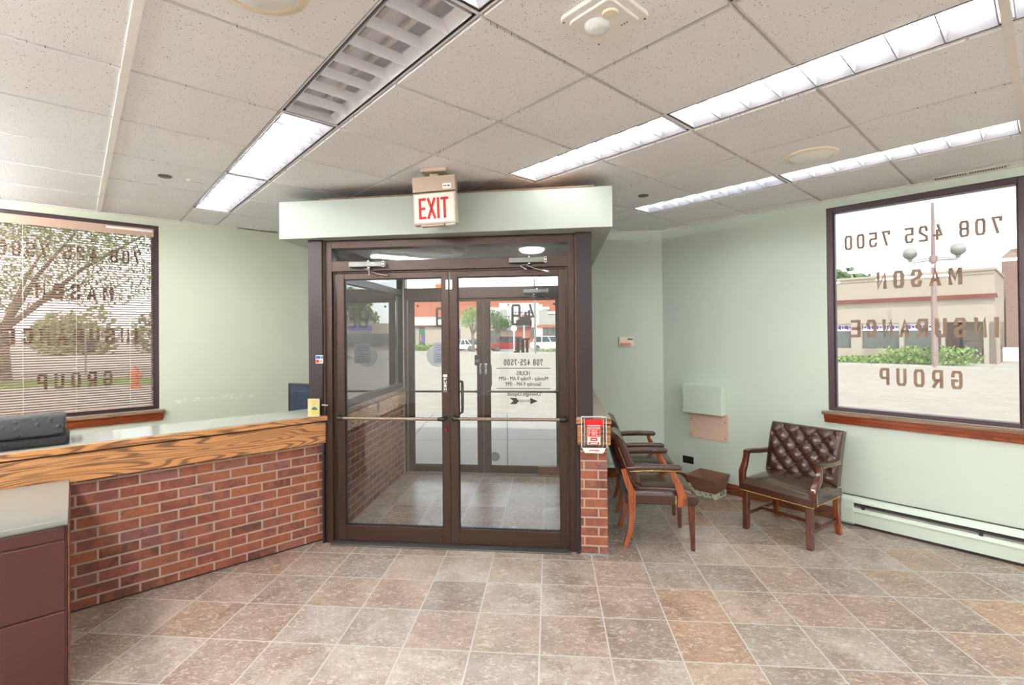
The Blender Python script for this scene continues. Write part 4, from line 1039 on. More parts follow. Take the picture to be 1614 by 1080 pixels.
MB().tube([(-.02, -.148, .125), (-.022, -.152, .105), (.042, -.152, .105), (.040, -.148, .125), (-.02, -.148, .125)], .0028, 6).build('handle', 'alum', tr, smooth=True)
# ================================================================== CHAIRS
def seat_fn(w0, w1, y0, y1, zb, crown):
    def fn(a, b):
        x = -1 + 2 * a; y = -1 + 2 * b
        wy = w0 + (w1 - w0) * b
        k = (1 - abs(x) ** 5) * (1 - abs(y) ** 5)
        px = x * wy * (1 - .03 * abs(y) ** 6); py = y0 + (y1 - y0) * b
        py = py * (1 - .03 * abs(x) ** 6)
        return (px, py, zb + crown * max(0, k) ** .35 * (.72 + .28 * (1 - x * x) * (1 - y * y)))
    return fn
def strut(path, rs, sq, mat, name, par):
    return MB().tube(path, rs, 12, sq=sq).build(name, mat, par, smooth=True)
def nails(path, step, r, nrm):
    m = MB(); P = [Vector(p) for p in path]
    for a, b in zip(P, P[1:]):
        n = max(1, int((b - a).length / step))
        for k in range(n): m.dome(a.lerp(b, k / n), r, nrm)
    return m
def tufted_chair():
    t = empty('tufted_armchair', (0, 0, 0))
    # local: +y front
    hw = .265
    for sx in (-1, 1):
        MB().hexa([(sx * (hw - .042), .205, 0), (sx * hw, .205, 0), (sx * hw, .247, 0), (sx * (hw - .042), .247, 0)], [(sx * (hw - .048), .198, .33), (sx * hw, .198, .33), (sx * hw, .247, .33), (sx * (hw - .048), .247, .33)]).build('leg', 'mahog_dark', t, bevel=.006)
        m = MB(); pts = [(-.215, .33), (-.213, .2), (-.225, .1), (-.262, 0)]
        for (y1, z1), (y0, z0) in zip(pts, pts[1:]):
            w_ = .038
            m.hexa([(sx * (hw - .045), y0 - w_ / 2, z0), (sx * (hw - .01), y0 - w_ / 2, z0), (sx * (hw - .01), y0 + w_ / 2, z0), (sx * (hw - .045), y0 + w_ / 2, z0)], [(sx * (hw - .045), y1 - w_ / 2, z1), (sx * (hw - .01), y1 - w_ / 2, z1), (sx * (hw - .01), y1 + w_ / 2, z1), (sx * (hw - .045), y1 + w_ / 2, z1)])
        m.build('leg', 'mahog', t)
        B(min(sx * (hw - .034), sx * (hw - .014)), max(sx * (hw - .034), sx * (hw - .014)), -.215, .21, .112, .142).build('side_stretcher', 'mahog_dark', t, bevel=.003)
        # arm post: sweeps from the seat front corner up and back
        strut([(sx * (hw + .004), .222, .325), (sx * (hw + .006), .226, .40), (sx * (hw + .012), .215, .455), (sx * (hw + .018), .165, .52), (sx * (hw + .016), .150, .57), (sx * (hw + .010), .150, .612)], [.026, .026, .027, .024, .022, .024], (.85, 1.0), 'mahog_dark', 'arm_post', t)
        ar = MB().tube([(sx * (hw + .010), .168, .612), (sx * (hw + .008), .10, .612), (sx * (hw + .006), .0, .600), (sx * (hw + .0), -.10, .592), (sx * (hw - .01), -.205, .590)], [.020, .026, .027, .025, .022], 14, sq=(1.05, .72)).build('arm_rest', 'leather', t, smooth=True)
        xo = sx * (hw + .036)
        nails([(xo, .14, .600), (xo - sx * .006, 0, .588), (xo - sx * .012, -.19, .579)], .0105, .0042, (sx, 0, 0)).build('nailhead_trim', 'brass', ar)
    B(-hw + .03, hw - .03, -.015, .010, .112, .140).build('cross_stretcher', 'mahog_dark', t, bevel=.003)
    fr = MB().prism([(-hw - .012, .262), (hw + .012, .262), (hw + .006, -.235), (-hw - .006, -.235)], 2, .315, .380)
    se = MB().grid(28, 28, seat_fn(hw + .012, hw + .006, .262, -.235, .378, .072)).build('seat', 'leather_olive', t, smooth=True, angle=70)
    sb = fr.build('seat_band', 'leather', t, bevel=.008, seg=3)
    m = nails([(-hw - .01, .2635, .322), (hw + .01, .2635, .322)], .0105, .0045, (0, 1, 0))
    for sx in (-1, 1): q = nails([(sx * (hw + .014), .255, .322), (sx * (hw + .009), -.23, .322)], .0105, .0045, (sx, 0, 0)); m.add(q.v, q.f)
    m.build('nailhead_trim', 'brass', sb)
    # tufted back
    Hh, W2, th = .425, hw + .012, .085; rec = math.radians(13)
    by, bz = -.165, .405
    dx, dz = .064, .0735
    def P(x, h, d):      # d toward front
        wd = d
        curve = -.0 + .018 * (x / W2) ** 2
        return (x, by + wd * math.cos(rec) - h * math.sin(rec) + curve * .6 - .05 * (h / Hh) ** 3 * .5, bz + h * math.cos(rec) + wd * math.sin(rec))
    off = .022
    def front(a, b):
        x = (-1 + 2 * a) * W2; h = b * Hh
        A = ((x + off) / dx + (h - .03) / dz) / 2; Bq = ((x + off) / dx - (h - .03) / dz) / 2
        pf = (abs(math.sin(math.pi * A)) * abs(math.sin(math.pi * Bq))) ** .42
        da, db = A - round(A), Bq - round(Bq)
        pin = math.exp(-(da * da + db * db) * 42)
        ins = min(1, (1 - abs(x) / W2) * W2 / .05) * min(1, b * Hh / .04) * min(1, (1 - b) * Hh / .055)
        ins = max(0, ins)
        edge = ((1 - abs(-1 + 2 * a) ** 10) * (1 - abs(-1 + 2 * b) ** 10)) ** .5 if 0 < a < 1 and 0 < b < 1 else 0
        d = .012 + .030 * edge + (.020 * pf - .020 * pin) * ins + .014 * (1 - ins) * edge
        return P(x, h, d)
    bk = MB().grid(84, 66, front).build('backrest', 'leather', t, smooth=True, angle=80)
    m = MB()
    q = [(-W2, 0), (W2, 0), (W2, Hh), (-W2, Hh)]
    n = 10
    def shell(a, b): return P((-1 + 2 * a) * W2, b * Hh, -.045 - .012 * math.sin(math.pi * a))
    m.grid(n, n, shell)
    for side in (0, 1): m.grid(2, n, lambda a, b, side=side: P((-W2, W2)[side], b * Hh, -.045 + a * .058))
    for side in (0, 1): m.grid(n, 2, lambda a, b, side=side: P((-1 + 2 * a) * W2, (0, Hh)[side], -.045 - .012 * math.sin(math.pi * a) * (1 - b) + b * .058))
    m.build('back_panel', 'leather', t, smooth=True, fixn=False)
    for j in range(-1, 7):
        for i in range(-8, 9):
            if (i + j) % 2: continue
            x = i * dx - off; h = j * dz + .03
            if abs(x) > W2 - .035 or h < .0 or h > Hh - .03: continue
            MB().dome(P(x, h, .028), .0085, (0, 1, .2), 8).build('button', 'leather', bk)
    return t
c1 = tufted_chair(); c1.location = (2.272, 3.920, 0); c1.rotation_euler.z = math.radians(123.7)
tag(c1, 'tufted dark brown leather armchair under the right window', 'armchair', 'leather armchairs')
def smooth_chair():
    t = empty('leather_armchair', (0, 0, 0)); hw = .235
    for sx in (-1, 1):
        MB().hexa([(sx * (hw - .030), .222, 0), (sx * hw, .222, 0), (sx * hw, .250, 0), (sx * (hw - .030), .250, 0)], [(sx * (hw - .040), .205, .34), (sx * (hw + .003), .205, .34), (sx * (hw + .003), .250, .34), (sx * (hw - .040), .250, .34)]).build('leg', 'mahog_dark', t, bevel=.004)
        m = MB(); pts = [(-.195, .36), (-.20, .22), (-.215, .11), (-.250, 0)]
        for (y1, z1), (y0, z0) in zip(pts, pts[1:]):
            w1, w0 = .045 * (.75 + z1), .045 * (.72 + z0); i0, i1 = hw - .055, hw - .015
            m.hexa([(sx * i0, y0 - w0 / 2, z0), (sx * i1, y0 - w0 / 2, z0), (sx * i1, y0 + w0 / 2, z0), (sx * i0, y0 + w0 / 2, z0)], [(sx * i0, y1 - w1 / 2, z1), (sx * i1, y1 - w1 / 2, z1), (sx * i1, y1 + w1 / 2, z1), (sx * i0, y1 + w1 / 2, z1)])
        m.build('leg', 'mahog', t)
        strut([(sx * (hw + .022), .150, .335), (sx * (hw + .026), .152, .42), (sx * (hw + .03), .125, .50), (sx * (hw + .032), .095, .56), (sx * (hw + .03), .085, .60)], [.029, .030, .025, .020, .019], (.62, 1.0), 'mahog', 'arm_post', t)
        strut([(sx * (hw + .018), -.205, .34), (sx * (hw + .022), -.205, .43), (sx * (hw + .02), -.24, .52), (sx * (hw + .018), -.262, .60)], [.026, .028, .022, .020], (.6, 1.0), 'mahog', 'back_post', t)
        ar = MB().tube([(sx * (hw + .030), .150, .612), (sx * (hw + .030), .135, .617), (sx * (hw + .032), .0, .617), (sx * (hw + .028), -.12, .612), (sx * (hw + .016), -.235, .60)], [.016, .026, .028, .028, .024], 14, sq=(1.05, .8)).build('arm_rest', 'leather', t, smooth=True)
        xo = sx * (hw + .0605)
        nails([(xo, .14, .603), (xo + sx * .002, 0, .602), (xo - sx * .003, -.12, .597), (xo - sx * .012, -.225, .586)], .0115, .0042, (sx, 0, 0)).build('nailhead_trim', 'brass', ar)
    m = MB()
    prof = [(.262, .335), (.275, .36), (.278, .39), (.262, .415), (-.24, .415), (-.25, .335)]
    sb = MB().prism(prof, 0, -hw - .012, hw + .012).build('seat_side', 'leather', t, smooth=True, bevel=.012, seg=3)
    nm = MB()
    for sx in (-1, 1):
        for y in (.115, .190, -.178): q = nails([(sx * (hw + .0125), y, .345), (sx * (hw + .0125), y, .408)], .0105, .0042, (sx, 0, 0)); nm.add(q.v, q.f)
    nm.build('nailhead_trim', 'brass', sb)
    MB().grid(24, 24, seat_fn(hw + .010, hw + .008, .268, -.235, .411, .062)).build('seat', 'leather', t, smooth=True, angle=70)
    B(-hw + .02, hw - .02, .245, .262, .325, .336).build('dust_cover', 'outlet', t)
    tg = MB().add([(-.02, .02, .334), (.05, .03, .334), (.03, .02, .295), (.0, .02, .305)], [(0, 1, 2, 3)]); tg.build('care_tag', 'paper', t)
    # wrapped back
    rec = math.radians(16)
    def shell(front):
        def fn(a, b):
            x = -1 + 2 * a; W_ = (hw + .030) * (1 - .14 * b ** 3 * abs(x) ** 2)
            h = .375 * b
            top = -.035 * abs(x) ** 4
            z = .475 + (h + top * b) * math.cos(rec)
            y = -.215 - h * math.sin(rec) + .085 * x * x * (1 - .35 * b)
            e = ((1 - abs(x) ** 8) * (1 - abs(2 * b - 1) ** 8))
            e = max(0, e) ** .5
            y += (.032 * e * (1.0 + .25 * math.cos(2.2 * x) * math.sin(math.pi * b)) if front else -.070 * e)
            return (x * W_, y, z)
        return fn
    m = MB().grid(26, 22, shell(True)).grid(26, 22, shell(False))
    bk = m.build('backrest', 'leather', t, smooth=True, angle=75)
    fn = shell(False); nm = MB()
    for sx in (0.035, .965):
        for k in range(30): nm.dome(Vector(fn(sx, .06 + k * .026)) + Vector(((-1 if sx < .5 else 1) * .004, -.002, 0)), .0042, (-1 if sx < .5 else 1, -.6, 0))
    nm.build('nailhead_trim', 'brass', bk)
    B(-.17, .17, -.235, -.215, .41, .50).build('back_rail', 'leather', t, bevel=.006)
    return t
c2 = smooth_chair(); c2.location = (1.155, 3.850, 0); c2.rotation_euler.z = math.radians(-97.5)
tag(c2, 'smooth brown leather armchair nearest the brick pillar', 'armchair', 'leather armchairs')
c3 = copy_tree(c2); c3.location = (1.262, 4.555, 0); c3.rotation_euler.z = math.radians(-99)
tag(c3, 'smooth brown leather armchair behind the one at the brick pillar', 'armchair')
# ================================================================== OUTER DOOR LETTERING AND NOTICES
def door_text(parent, cs, items):
    """items: (text, s_start, s_end, z0, z1, th, gap) outside reading direction is toward -s"""
    m = MB()
    for t_, sa, sb_, z0, z1, th, gap in items:
        letters(m, t_, sa - sb_, z1 - z0, th, lambda a, b_, d_: (sa - a - cs, .017 - d_, z0 + b_), .0015, gap)
    return m.build('house_number', 'grey_txt', parent)
cR_ = (-.018 + .868) / 2; cL_ = (-.905 - .024) / 2
def nt(px): return (px - 798) / 768 * 5.58   # metres across at the outer door distance
door_text(orr, cR_, [('4', .572, .470, 1.735, 1.945, .025, .3), ('9', .415, .308, 1.700, 1.945, .027, .3)])
door_text(ol, cL_, [('3', -.325, -.435, 1.69, 1.92, .027, .3), ('9', -.463, -.575, 1.69, 1.92, .027, .3)])
m = MB()   # heavy block mark under the number
for x0, x1, z0, z1 in ((.455, .415, 1.39, 1.545), (.40, .36, 1.39, 1.555), (.50, .47, 1.39, 1.555), (.33, .37, 1.39, 1.41), (.52, .44, 1.535, 1.555), (.36, .54, 1.70, 1.76), (.40, .50, 1.755, 1.80), (.455, .485, 1.80, 1.855)):
    m.box(min(x0, x1) - cR_, max(x0, x1) - cR_, .0155, .017, z0, z1)
m.build('block_mark', 'grey_txt', orr)
def dtx(text, sc_, z, size, width, name='hours_lettering'):
    o = font_mesh(name, text, size, 'grey_txt', orr, True, width); o.location = (sc_ - cR_, .0165, z); return o
door_text(orr, cR_, [('708 425-7500', .661, .216, 1.245, 1.315, .0105, .35)])
B(.131 - cR_, .747 - cR_, .0155, .017, 1.208, 1.216).build('rule', 'grey_txt', orr)
dtx('HOURS', .438, 1.132, .073, .150)
dtx('Monday - Friday 9 AM - 6PM', .438, 1.074, .063, .558)
dtx('Saturday 9 AM - 1PM', .438, 1.011, .063, .400)
B(.131 - cR_, .747 - cR_, .0155, .017, .976, .984).build('rule', 'grey_txt', orr)
dtx('Overnight Deposit', .443, .898, .058, .380)
m = MB(); ay = .838; o_ = .44 - cR_
m.prism([(o_ + .16, ay), (o_ + .075, ay + .036), (o_ + .075, ay - .036)], 1, .0155, .017)
m.prism([(o_ - .16, ay + .036), (o_ - .085, ay + .036), (o_ - .055, ay), (o_ - .085, ay - .036), (o_ - .16, ay - .036), (o_ - .12, ay)], 1, .0155, .017)
m.box(o_ - .06, o_ + .08, .0155, .017, ay - .013, ay - .008); m.box(o_ - .06, o_ + .08, .0155, .017, ay + .008, ay + .013)
for k in range(6): m.box(o_ - .045 + .02 * k, o_ - .037 + .02 * k, .0155, .017, ay - .004, ay + .004)
m.build('deposit_arrow', 'grey_txt', orr)
for p_, q_ in ((orr, (.795 - cR_, 1.94)), (ol, (-.79 - cL_, 1.94))): B(q_[0] - .012, q_[0] + .012, .015, .018, q_[1] - .012, q_[1] + .012).build('alarm_tab', 'black', p_)
MB().lathe([(.055, .0), (.055, .0012)], (.045 + .0 - cR_ + .06, .016, .20), 24, 1).build('round_decal', 'metal_grey', orr)
pc = -.505 - cL_
pn = MB().add([(pc - .10, .0165, 1.27), (pc + .10, .0165, 1.27), (pc + .10, .0165, 1.51), (pc - .10, .0165, 1.51)], [(0, 1, 2, 3)]).build('posted_notice', 'paper_grey', ol)
m = MB()
for k in range(8):
    if k == 4: continue
    m.box(pc - .075 + .01 * (k % 3), pc + .07 - .012 * (k % 2), .0150, .0156, 1.295 + .026 * k, 1.300 + .026 * k)
m.build('notice_lines', 'grey_txt', pn)
MB().add([(-.56 - cL_ + .13 * math.cos(k * .19635), .0185, 1.36 + .13 * math.sin(k * .19635)) for k in range(32)], [tuple(range(32))]).build('round_decal', 'white_film', ol)
bx = empty('card_reader', D(-.085, TC - .03, 1.25), TD, 'small dark box with a beige label on the outer door stile', 'box')
B(-.028, .028, -.02, .028, 0, .115).build('case', 'black', bx, bevel=.004); B(-.026, .026, -.022, -.02, .035, .065).build('label_band', 'stool', bx)
# ================================================================== OUTSIDE
def gz(y): return -.12 - .0095 * max(0, y - 10)
mb = MB().grid(6, 60, lambda a, b: (-900 + 1800 * a, -20 + 1200 * b ** 1.6, gz(min(110, -20 + 1200 * b ** 1.6)) - .03))
mb.build('ground', 'asphalt', kind='structure')
# sidewalk around the building, cut at the chamfer
def slab(name, pts, z0, z1, mat='walk', n='structure'):
    o = MB().prism(pts, 2, z0, z1).build(name, mat, kind=n); return o
a_ = D(-3.5, TC + .0); b_ = D(3.6, TC + .0)
slab('sidewalk', [tuple(D(-4.6, 1.96)[:2]), tuple(D(4.6, 1.96)[:2]), tuple(D(4.9, 4.6)[:2]), tuple(D(3.0, 5.5)[:2]), tuple(D(-1.2, 6.3)[:2]), tuple(D(-4.9, 5.2)[:2])], -.20, -.022)
slab('sidewalk', [tuple(W(VR + .22, -8)[:2]), tuple(W(VR + 3.0, -8)[:2]), tuple(W(VR + 3.0, uR - .5)[:2]), tuple(W(VR + .22, uR + .6)[:2])], -.20, -.024)
slab('sidewalk', [tuple(W(-8, UL + .22)[:2]), tuple(W(vL + .5, UL + .22)[:2]), tuple(W(vL - .3, UL + 3.0)[:2]), tuple(W(-8, UL + 3.0)[:2])], -.20, -.024)
def scatter(mb, c, r, n, size, flat=1.0):
    for _ in range(n):
        while True:
            p = Vector((random.uniform(-1, 1), random.uniform(-1, 1), random.uniform(-1, 1)))
            if .2 < p.length < 1: break
        p = Vector((p.x * r[0], p.y * r[1], p.z * r[2])) + Vector(c)
        a = Vector((random.gauss(0, 1), random.gauss(0, 1), random.gauss(0, flat))).normalized(); b = a.orthogonal().normalized(); q = a.cross(b)
        s = size * random.uniform(.6, 1.3)
        mb.add([p - b * s, p + q * s * .6, p + b * s, p - q * s * .6], [(0, 1, 2, 3)])
def tree(loc, h, r, label, nl=2600, leaf='leaf', trunk_r=.16, group=None, size=.16, low=.35, spread=1.0):
    t = empty('street_tree', loc, random.uniform(0, 6), label, 'tree', group)
    m = MB(); hb = h * low
    m.tube([(0, 0, 0), (.05, .03, hb * .5), (-.03, .05, hb)], [trunk_r * 1.2, trunk_r, trunk_r * .85], 10)
    cl = []
    for k in range(9):
        a = k * 2.4; rr = r * random.uniform(.35, .72) * spread; zz = h * random.uniform(low + .18, .9)
        e = Vector((math.cos(a) * rr, math.sin(a) * rr, zz)); cl.append(e)
        mid = Vector((e.x * .45, e.y * .45, hb + (zz - hb) * .5 + .1))
        m.tube([(-.03, .05, hb * .92), mid, e], [trunk_r * .5, trunk_r * .3, trunk_r * .1], 7)
    cl.append(Vector((0, 0, h * .85)))
    m.build('trunk', 'bark', t, smooth=True)
    lf = MB()
    for e in cl: scatter(lf, e, (r * .45, r * .45, h * .17), nl // len(cl), size)
    lf.build('crown', leaf, t, fixn=False)
    return t
def fx(px, Y): return (px - 798) / 768 * Y
def fz(px, py, Y): return 1.62 + (524.4 - .00925 * (px - 798) - py) / 768 * Y
# --- shopping building straight across
Yb = 75.0; gb = gz(Yb) - .1
sb = empty('shop_building', (0, Yb, gb), 0, 'terracotta shop building with white stepped parapets across the street', 'building')
JIT = [0]
def fr_(m, px0, px1, py0, py1, d0, d1):
    JIT[0] = (JIT[0] + 1) % 9; d0 -= .012 * JIT[0]; d1 += .003 * JIT[0]
    x0, x1 = fx(px0, Yb), fx(px1, Yb); z1, z0 = fz((px0 + px1) / 2, py0, Yb) - gb, fz((px0 + px1) / 2, py1, Yb) - gb
    m.box(x0, x1, d0, d1, z0, z1); return m
fr_(MB(), 560, 1090, 466, 552, 0, 14).build('main_wall', 'terracotta', sb)
m = MB()
for r in ((772, 787, 485, 515), (787, 800, 478, 515), (800, 806, 478, 514), (788, 849, 478, 492), (843, 855, 480, 550), (849, 866, 484, 488), (862, 877, 491, 495), (877, 960, 491, 495), (804, 816, 492, 512), (838, 846, 492, 516), (812, 842, 492, 499), (853, 856, 488, 514)): fr_(m, *r, -.35, 0)
m.build('white_parapet', 'stucco_w', sb)
m = MB()
for r in ((776, 800, 492, 514), (789, 799, 488, 492), (849, 864, 489, 512), (864, 960, 496, 512)): fr_(m, *r, -.42, -.3)
m.build('block_panel', 'greybrick', sb)
m = fr_(fr_(fr_(MB(), 816, 838, 500, 511, -.5, 0), 822, 832, 496, 500, -.5, 0), 846, 960, 512, 516, -.6, 0); fr_(m, 800, 803, 479, 482, -.5, 0); m.build('orange_accent', 'terracotta', sb)
m = MB()
for k, px in enumerate((811, 816, 821, 829, 836, 841)): fr_(m, px, px + 3.2, 491.5, 494, -.45, -.3)
m.build('sign_letters', 'signblue', sb)
m = MB()
for px in range(836, 960, 9): fr_(m, px, px + 8, 516, 531, -.2, 0)
fr_(m, 814, 834, 504, 516, -.55, -.4); m.build('shop_window', 'shopglass', sb)
fr_(MB(), 772, 812, 518, 552, -.2, 0).build('grey_wall', 'top_beige', sb); fr_(fr_(MB(), 773, 789, 521, 545, -.3, 0), 720, 726, 518, 545, -.3, 0).build('shop_window', 'shopglass', sb)
fr_(MB(), 715, 772, 501, 552, -.2, 0).build('grey_wall', 'top_beige', sb)
m = MB().add([(fx(790, Yb), -2.2, fz(790, 521, Yb) - gb), (fx(812, Yb), -2.2, fz(808, 521, Yb) - gb), (fx(806, Yb), 0, fz(800, 511, Yb) - gb), (fx(787, Yb), 0, fz(790, 511, Yb) - gb)], [(0, 1, 2, 3)]); m.build('awning', 'awning', sb, fixn=False)
fr_(MB(), 640, 716, 500, 513, -.5, 0).build('white_band', 'stucco_w', sb); fr_(MB(), 640, 716, 513, 516, -.55, 0).build('brown_band', 'redband', sb)
fr_(MB(), 640, 716, 516, 552, -.2, 0).build('lower_wall', 'top_beige', sb)
m = MB(); fr_(m, 652, 655, 516, 545, -.3, 0); fr_(m, 661, 670, 516, 545, -.3, 0); m.build('teal_door', 'lcd', sb)
m = MB(); fr_(m, 663, 665, 527, 538, -.4, -.2); m.build('bright_decal', 'orange', sb); fr_(MB(), 666, 669, 530, 540, -.4, -.2).build('bright_decal', 'signblue', sb); fr_(MB(), 652, 654, 530, 545, -.4, -.2).build('bright_decal', 'greenink', sb)
fr_(MB(), 684, 712, 447, 466, 1, 3).build('roof_sign', 'stucco_w', sb); fr_(MB(), 686, 700, 447, 452, .8, 1).build('roof_sign_panel', 'orange', sb)
# --- vehicles
def car(loc, rz, paint, label, L=4.5, Hc=1.7, Wd=1.85, suv=True):
    t = empty('parked_car', loc, rz, label, 'car'); h = L / 2; w = Wd / 2; belt = Hc * .58
    lo = [(-h, .42), (-h + .05, .75), (-h + .12, belt * .93), (-h + 1.05, belt), (h - .55, belt), (h - .05, belt * .95), (h, .62), (h - .03, .38), (h - .5, .26), (-h + .4, .26)]
    m = MB().prism(lo, 1, -w, w); m.build('body', paint, t, bevel=.10, seg=3, smooth=True)
    a0, a1 = -h + .95, h - (.25 if suv else .7); b0, b1 = -h + 1.65, h - (.62 if suv else 1.5)
    g = MB().hexa([(a0, -w + .05, belt - .02), (a1, -w + .05, belt - .02), (a1, w - .05, belt - .02), (a0, w - .05, belt - .02)], [(b0, -w + .22, Hc - .05), (b1, -w + .22, Hc - .05), (b1, w - .22, Hc - .05), (b0, w - .22, Hc - .05)])
    g.build('windows', 'carglass', t, bevel=.04)
    MB().hexa([(b0 - .05, -w + .2, Hc - .07), (b1 + .05, -w + .2, Hc - .07), (b1 + .05, w - .2, Hc - .07), (b0 - .05, w - .2, Hc - .07)], [(b0 + .1, -w + .28, Hc), (b1 - .05, -w + .28, Hc), (b1 - .05, w - .28, Hc), (b0 + .1, w - .28, Hc)]).build('roof', paint, t, bevel=.03)
    m = MB()
    for f in (.34, .66, .97):
        xb = a0 + (a1 - a0) * f; xt = b0 + (b1 - b0) * f
        for sy in (-1, 1): m.hexa([(xb - .04, sy * (w - .04), belt - .02), (xb + .05, sy * (w - .04), belt - .02), (xb + .05, sy * (w - .10), belt - .02), (xb - .04, sy * (w - .10), belt - .02)], [(xt - .04, sy * (w - .20), Hc - .05), (xt + .05, sy * (w - .20), Hc - .05), (xt + .05, sy * (w - .26), Hc - .05), (xt - .04, sy * (w - .26), Hc - .05)])
    m.build('pillars', paint, t)
    for x in (-h + .85, h - .9):
        for sy in (-1, 1):
            y0, y1 = sorted((sy * (w - .22), sy * (w + .015)))
            wh = MB().lathe([(.30, y0), (.355, y0 + .03), (.355, y1 - .03), (.30, y1)], (x, 0, .355), 20, 1).build('wheel', 'rubber', t, smooth=True)
            MB().lathe([(.22, y0 - .004), (.22, y1 + .004)], (x, 0, .355), 14, 1).build('hub', 'alum', wh)
    for sy in (-.62, .62): B(-h - .02, -h + .15, sy - .18, sy + .18, .72, .86).build('headlight', 'acryl_edge', t, bevel=.03)
    B(-h - .02, -h + .06, -.42, .42, .5, .82).build('grille', 'black', t)
    for sy in (-1, 1): B(a0 + .35, a0 + .55, min(sy * (w - .02), sy * (w + .16)), max(sy * (w - .02), sy * (w + .16)), belt, belt + .14).build('mirror', paint, t, bevel=.03)
    return t
Yc = 60.0; gc = gz(Yc) - .03
car((fx(799, Yc), Yc, gc), math.radians(18), 'car_red', 'red sport utility car parked across the street', 4.7, 1.78)
car((fx(866, Yc) , Yc + .5, gc), math.radians(176), 'car_white', 'white sport utility car parked behind the thin grey pole', 4.8, 1.78)
car((fx(733, Yc), Yc + 1, gc), math.radians(150) + math.pi, 'car_white', 'small white sedan seen left of the door stile beyond the tree', 4.3, 1.45, suv=False)
car((fx(747, Yc + 6), Yc + 6, gz(Yc + 6) - .03), math.radians(160), 'car_red', 'dark red car parked behind the small white sedan', 4.3, 1.5, suv=False)
car((28.5, 47.0, gz(47) - .03), math.radians(60), 'car_grey', 'dark grey pickup sized car by the cream shop, seen as a reflection', 5.0, 1.8)
# island, pole, bollard, plants
t = MB().prism([(fx(778, 52), 50), (fx(905, 52), 49.0), (fx(930, 53), 55), (fx(800, 55), 55)], 2, gz(52) - .05, gz(52) + .12).build('curb_island', 'walk', kind='structure')
t = MB().tube([(fx(843.5, 51), 51, gz(51)), (fx(843, 51), 51, 9.5)], [.13, .085], 12).build('utility_pole', 'metal_grey', smooth=True); tag(t, 'slim grey street pole standing on the curb island', 'pole')
t = MB().lathe([(.28, 0), (.26, .9), (.2, 1.0), (0, 1.02)], (fx(862, 51), 51, gz(51) + .1), 14).build('bollard', 'white', smooth=True); tag(t, 'white round bollard on the curb island', 'bollard')
for pxx, hh, lb in ((824, 3.2, 'white slim sign post before the red car'), (808, 2.5, 'white round topped post left of the sign post')):
    t = empty('sign_post', (fx(pxx + 2, 52.5), 52.5, gz(52.5) + .1), 0, lb, 'sign post', 'white posts on the curb island')
    MB().tube([(0, 0, 0), (0, 0, hh)], .07, 8).build('post', 'white', t, smooth=True); MB().lathe([(.33, -.04), (.33, .04)], (0, 0, hh), 18, 1).build('sign_disc', 'white', t)
sc2 = MB()
for k in range(5): scatter(sc2, (fx(850 + 9 * k, 50.6), 50.4, gz(50) + .25), (.5, .4, .2), 60, .09)
t = sc2.build('low_plants', 'leaf', fixn=False); tag(t, 'low green plants on the curb island', 'plants', kind='stuff')
m = MB()
for k in range(14): scatter(m, (fx(640 + 6 * k, 64), 64, gz(64) + .35), (.6, .6, .45), 90, .16)
t = m.build('grass_bank', 'leaf', fixn=False); tag(t, 'bright green grass bank in front of the teal shop door', 'grass', kind='stuff')
tree((fx(745, 56), 56, gz(56)), 5.3, 1.9, 'small branching tree in front of the terracotta wall left of the stile', 1500, 'leaf', .17, size=.13, low=.38)
tree((fx(783, 66), 66, gz(66)), 5.2, 2.2, 'grey green tree in front of the grey awning right of the stile', 1500, 'leaf_dark', .17, size=.15, low=.45)
tree((fx(826, 105), 105, gz(105)), 12.0, 4.5, 'round tree crown rising above the roof across the street', 2200, 'leaf', .3, size=.35)
# scene reflected by the side glass, right of the crossing
t = empty('cream_shop', (31, 58, gz(58) - .1), math.radians(-35), 'low cream shop beyond the crossing hidden from the doors by the wall', 'building')
B(-12, 12, 0, 8, 0, 3.7).build('walls', 'stucco', t); B(-11, 11, -.2, 0, .6, 2.3).build('shop_window', 'shopglass', t); B(-4, -1, -.3, 0, 2.8, 3.4).build('sign_panel', 'signblue', t)
tree((37, 71, gz(71)), 9, 4.5, 'leafy green tree behind the cream shop, left one', 2600, 'leaf', .3, 'trees behind the cream shop', .35)
tree((48, 68, gz(68)), 10, 5.5, 'leafy green tree behind the cream shop, right one', 2600, 'leaf_dark', .3, 'trees behind the cream shop', .4)
# --- store across the side street (right window); room frame v,u
VS = 35.2; gs = -.30
def WV(v, u, z=0): return W(v, u, z)
bs = empty('beige_store', WV(VS, 14, gs), TW, 'low beige stucco store with a red brown cornice across the side street', 'building')
def sv(m, u0, u1, z0, z1, d0, d1): m.box(d0, d1, u0 - 14, u1 - 14, z0 - gs, z1 - gs); return m
m = MB(); sv(m, 2.06, 11, 1.96, 4.62, 0, 6.3); sv(m, 2.06, 2.5, gs, 1.96, 0, .4); sv(m, 2.06, 11, gs, 1.96, 3, 6.3); sv(m, 2.06, 2.3, gs, 1.96, 0, 6.3)
for u0, u1 in ((5.75, 5.95), (7.72, 8.25), (10.0, 10.4), (10.8, 11), (4.0, 4.15)): sv(m, u0, u1, gs, 1.96, -.02, .5)
sv(m, 4.1, 11, gs, .48, 0, .4); sv(m, 2.5, 3.4, gs, 1.96, 1.2, 1.5); m.build('walls', 'stucco', bs)
sv(sv(MB(), 2.0, 11, 4.62, 4.74, -.08, 6.3), 2.06, 11, 4.45, 4.50, -.05, 0).build('coping', 'stucco', bs)
sv(MB(), 1.95, 11, 3.18, 3.30, -.22, 0).build('cornice', 'redband', bs); sv(MB(), 1.98, 11, 3.30, 3.40, -.14, 0).build('cornice_top', 'redband', bs)
sv(MB(), 3.45, 11, .48, 1.96, .25, .3).build('shop_window', 'shopglass', bs)
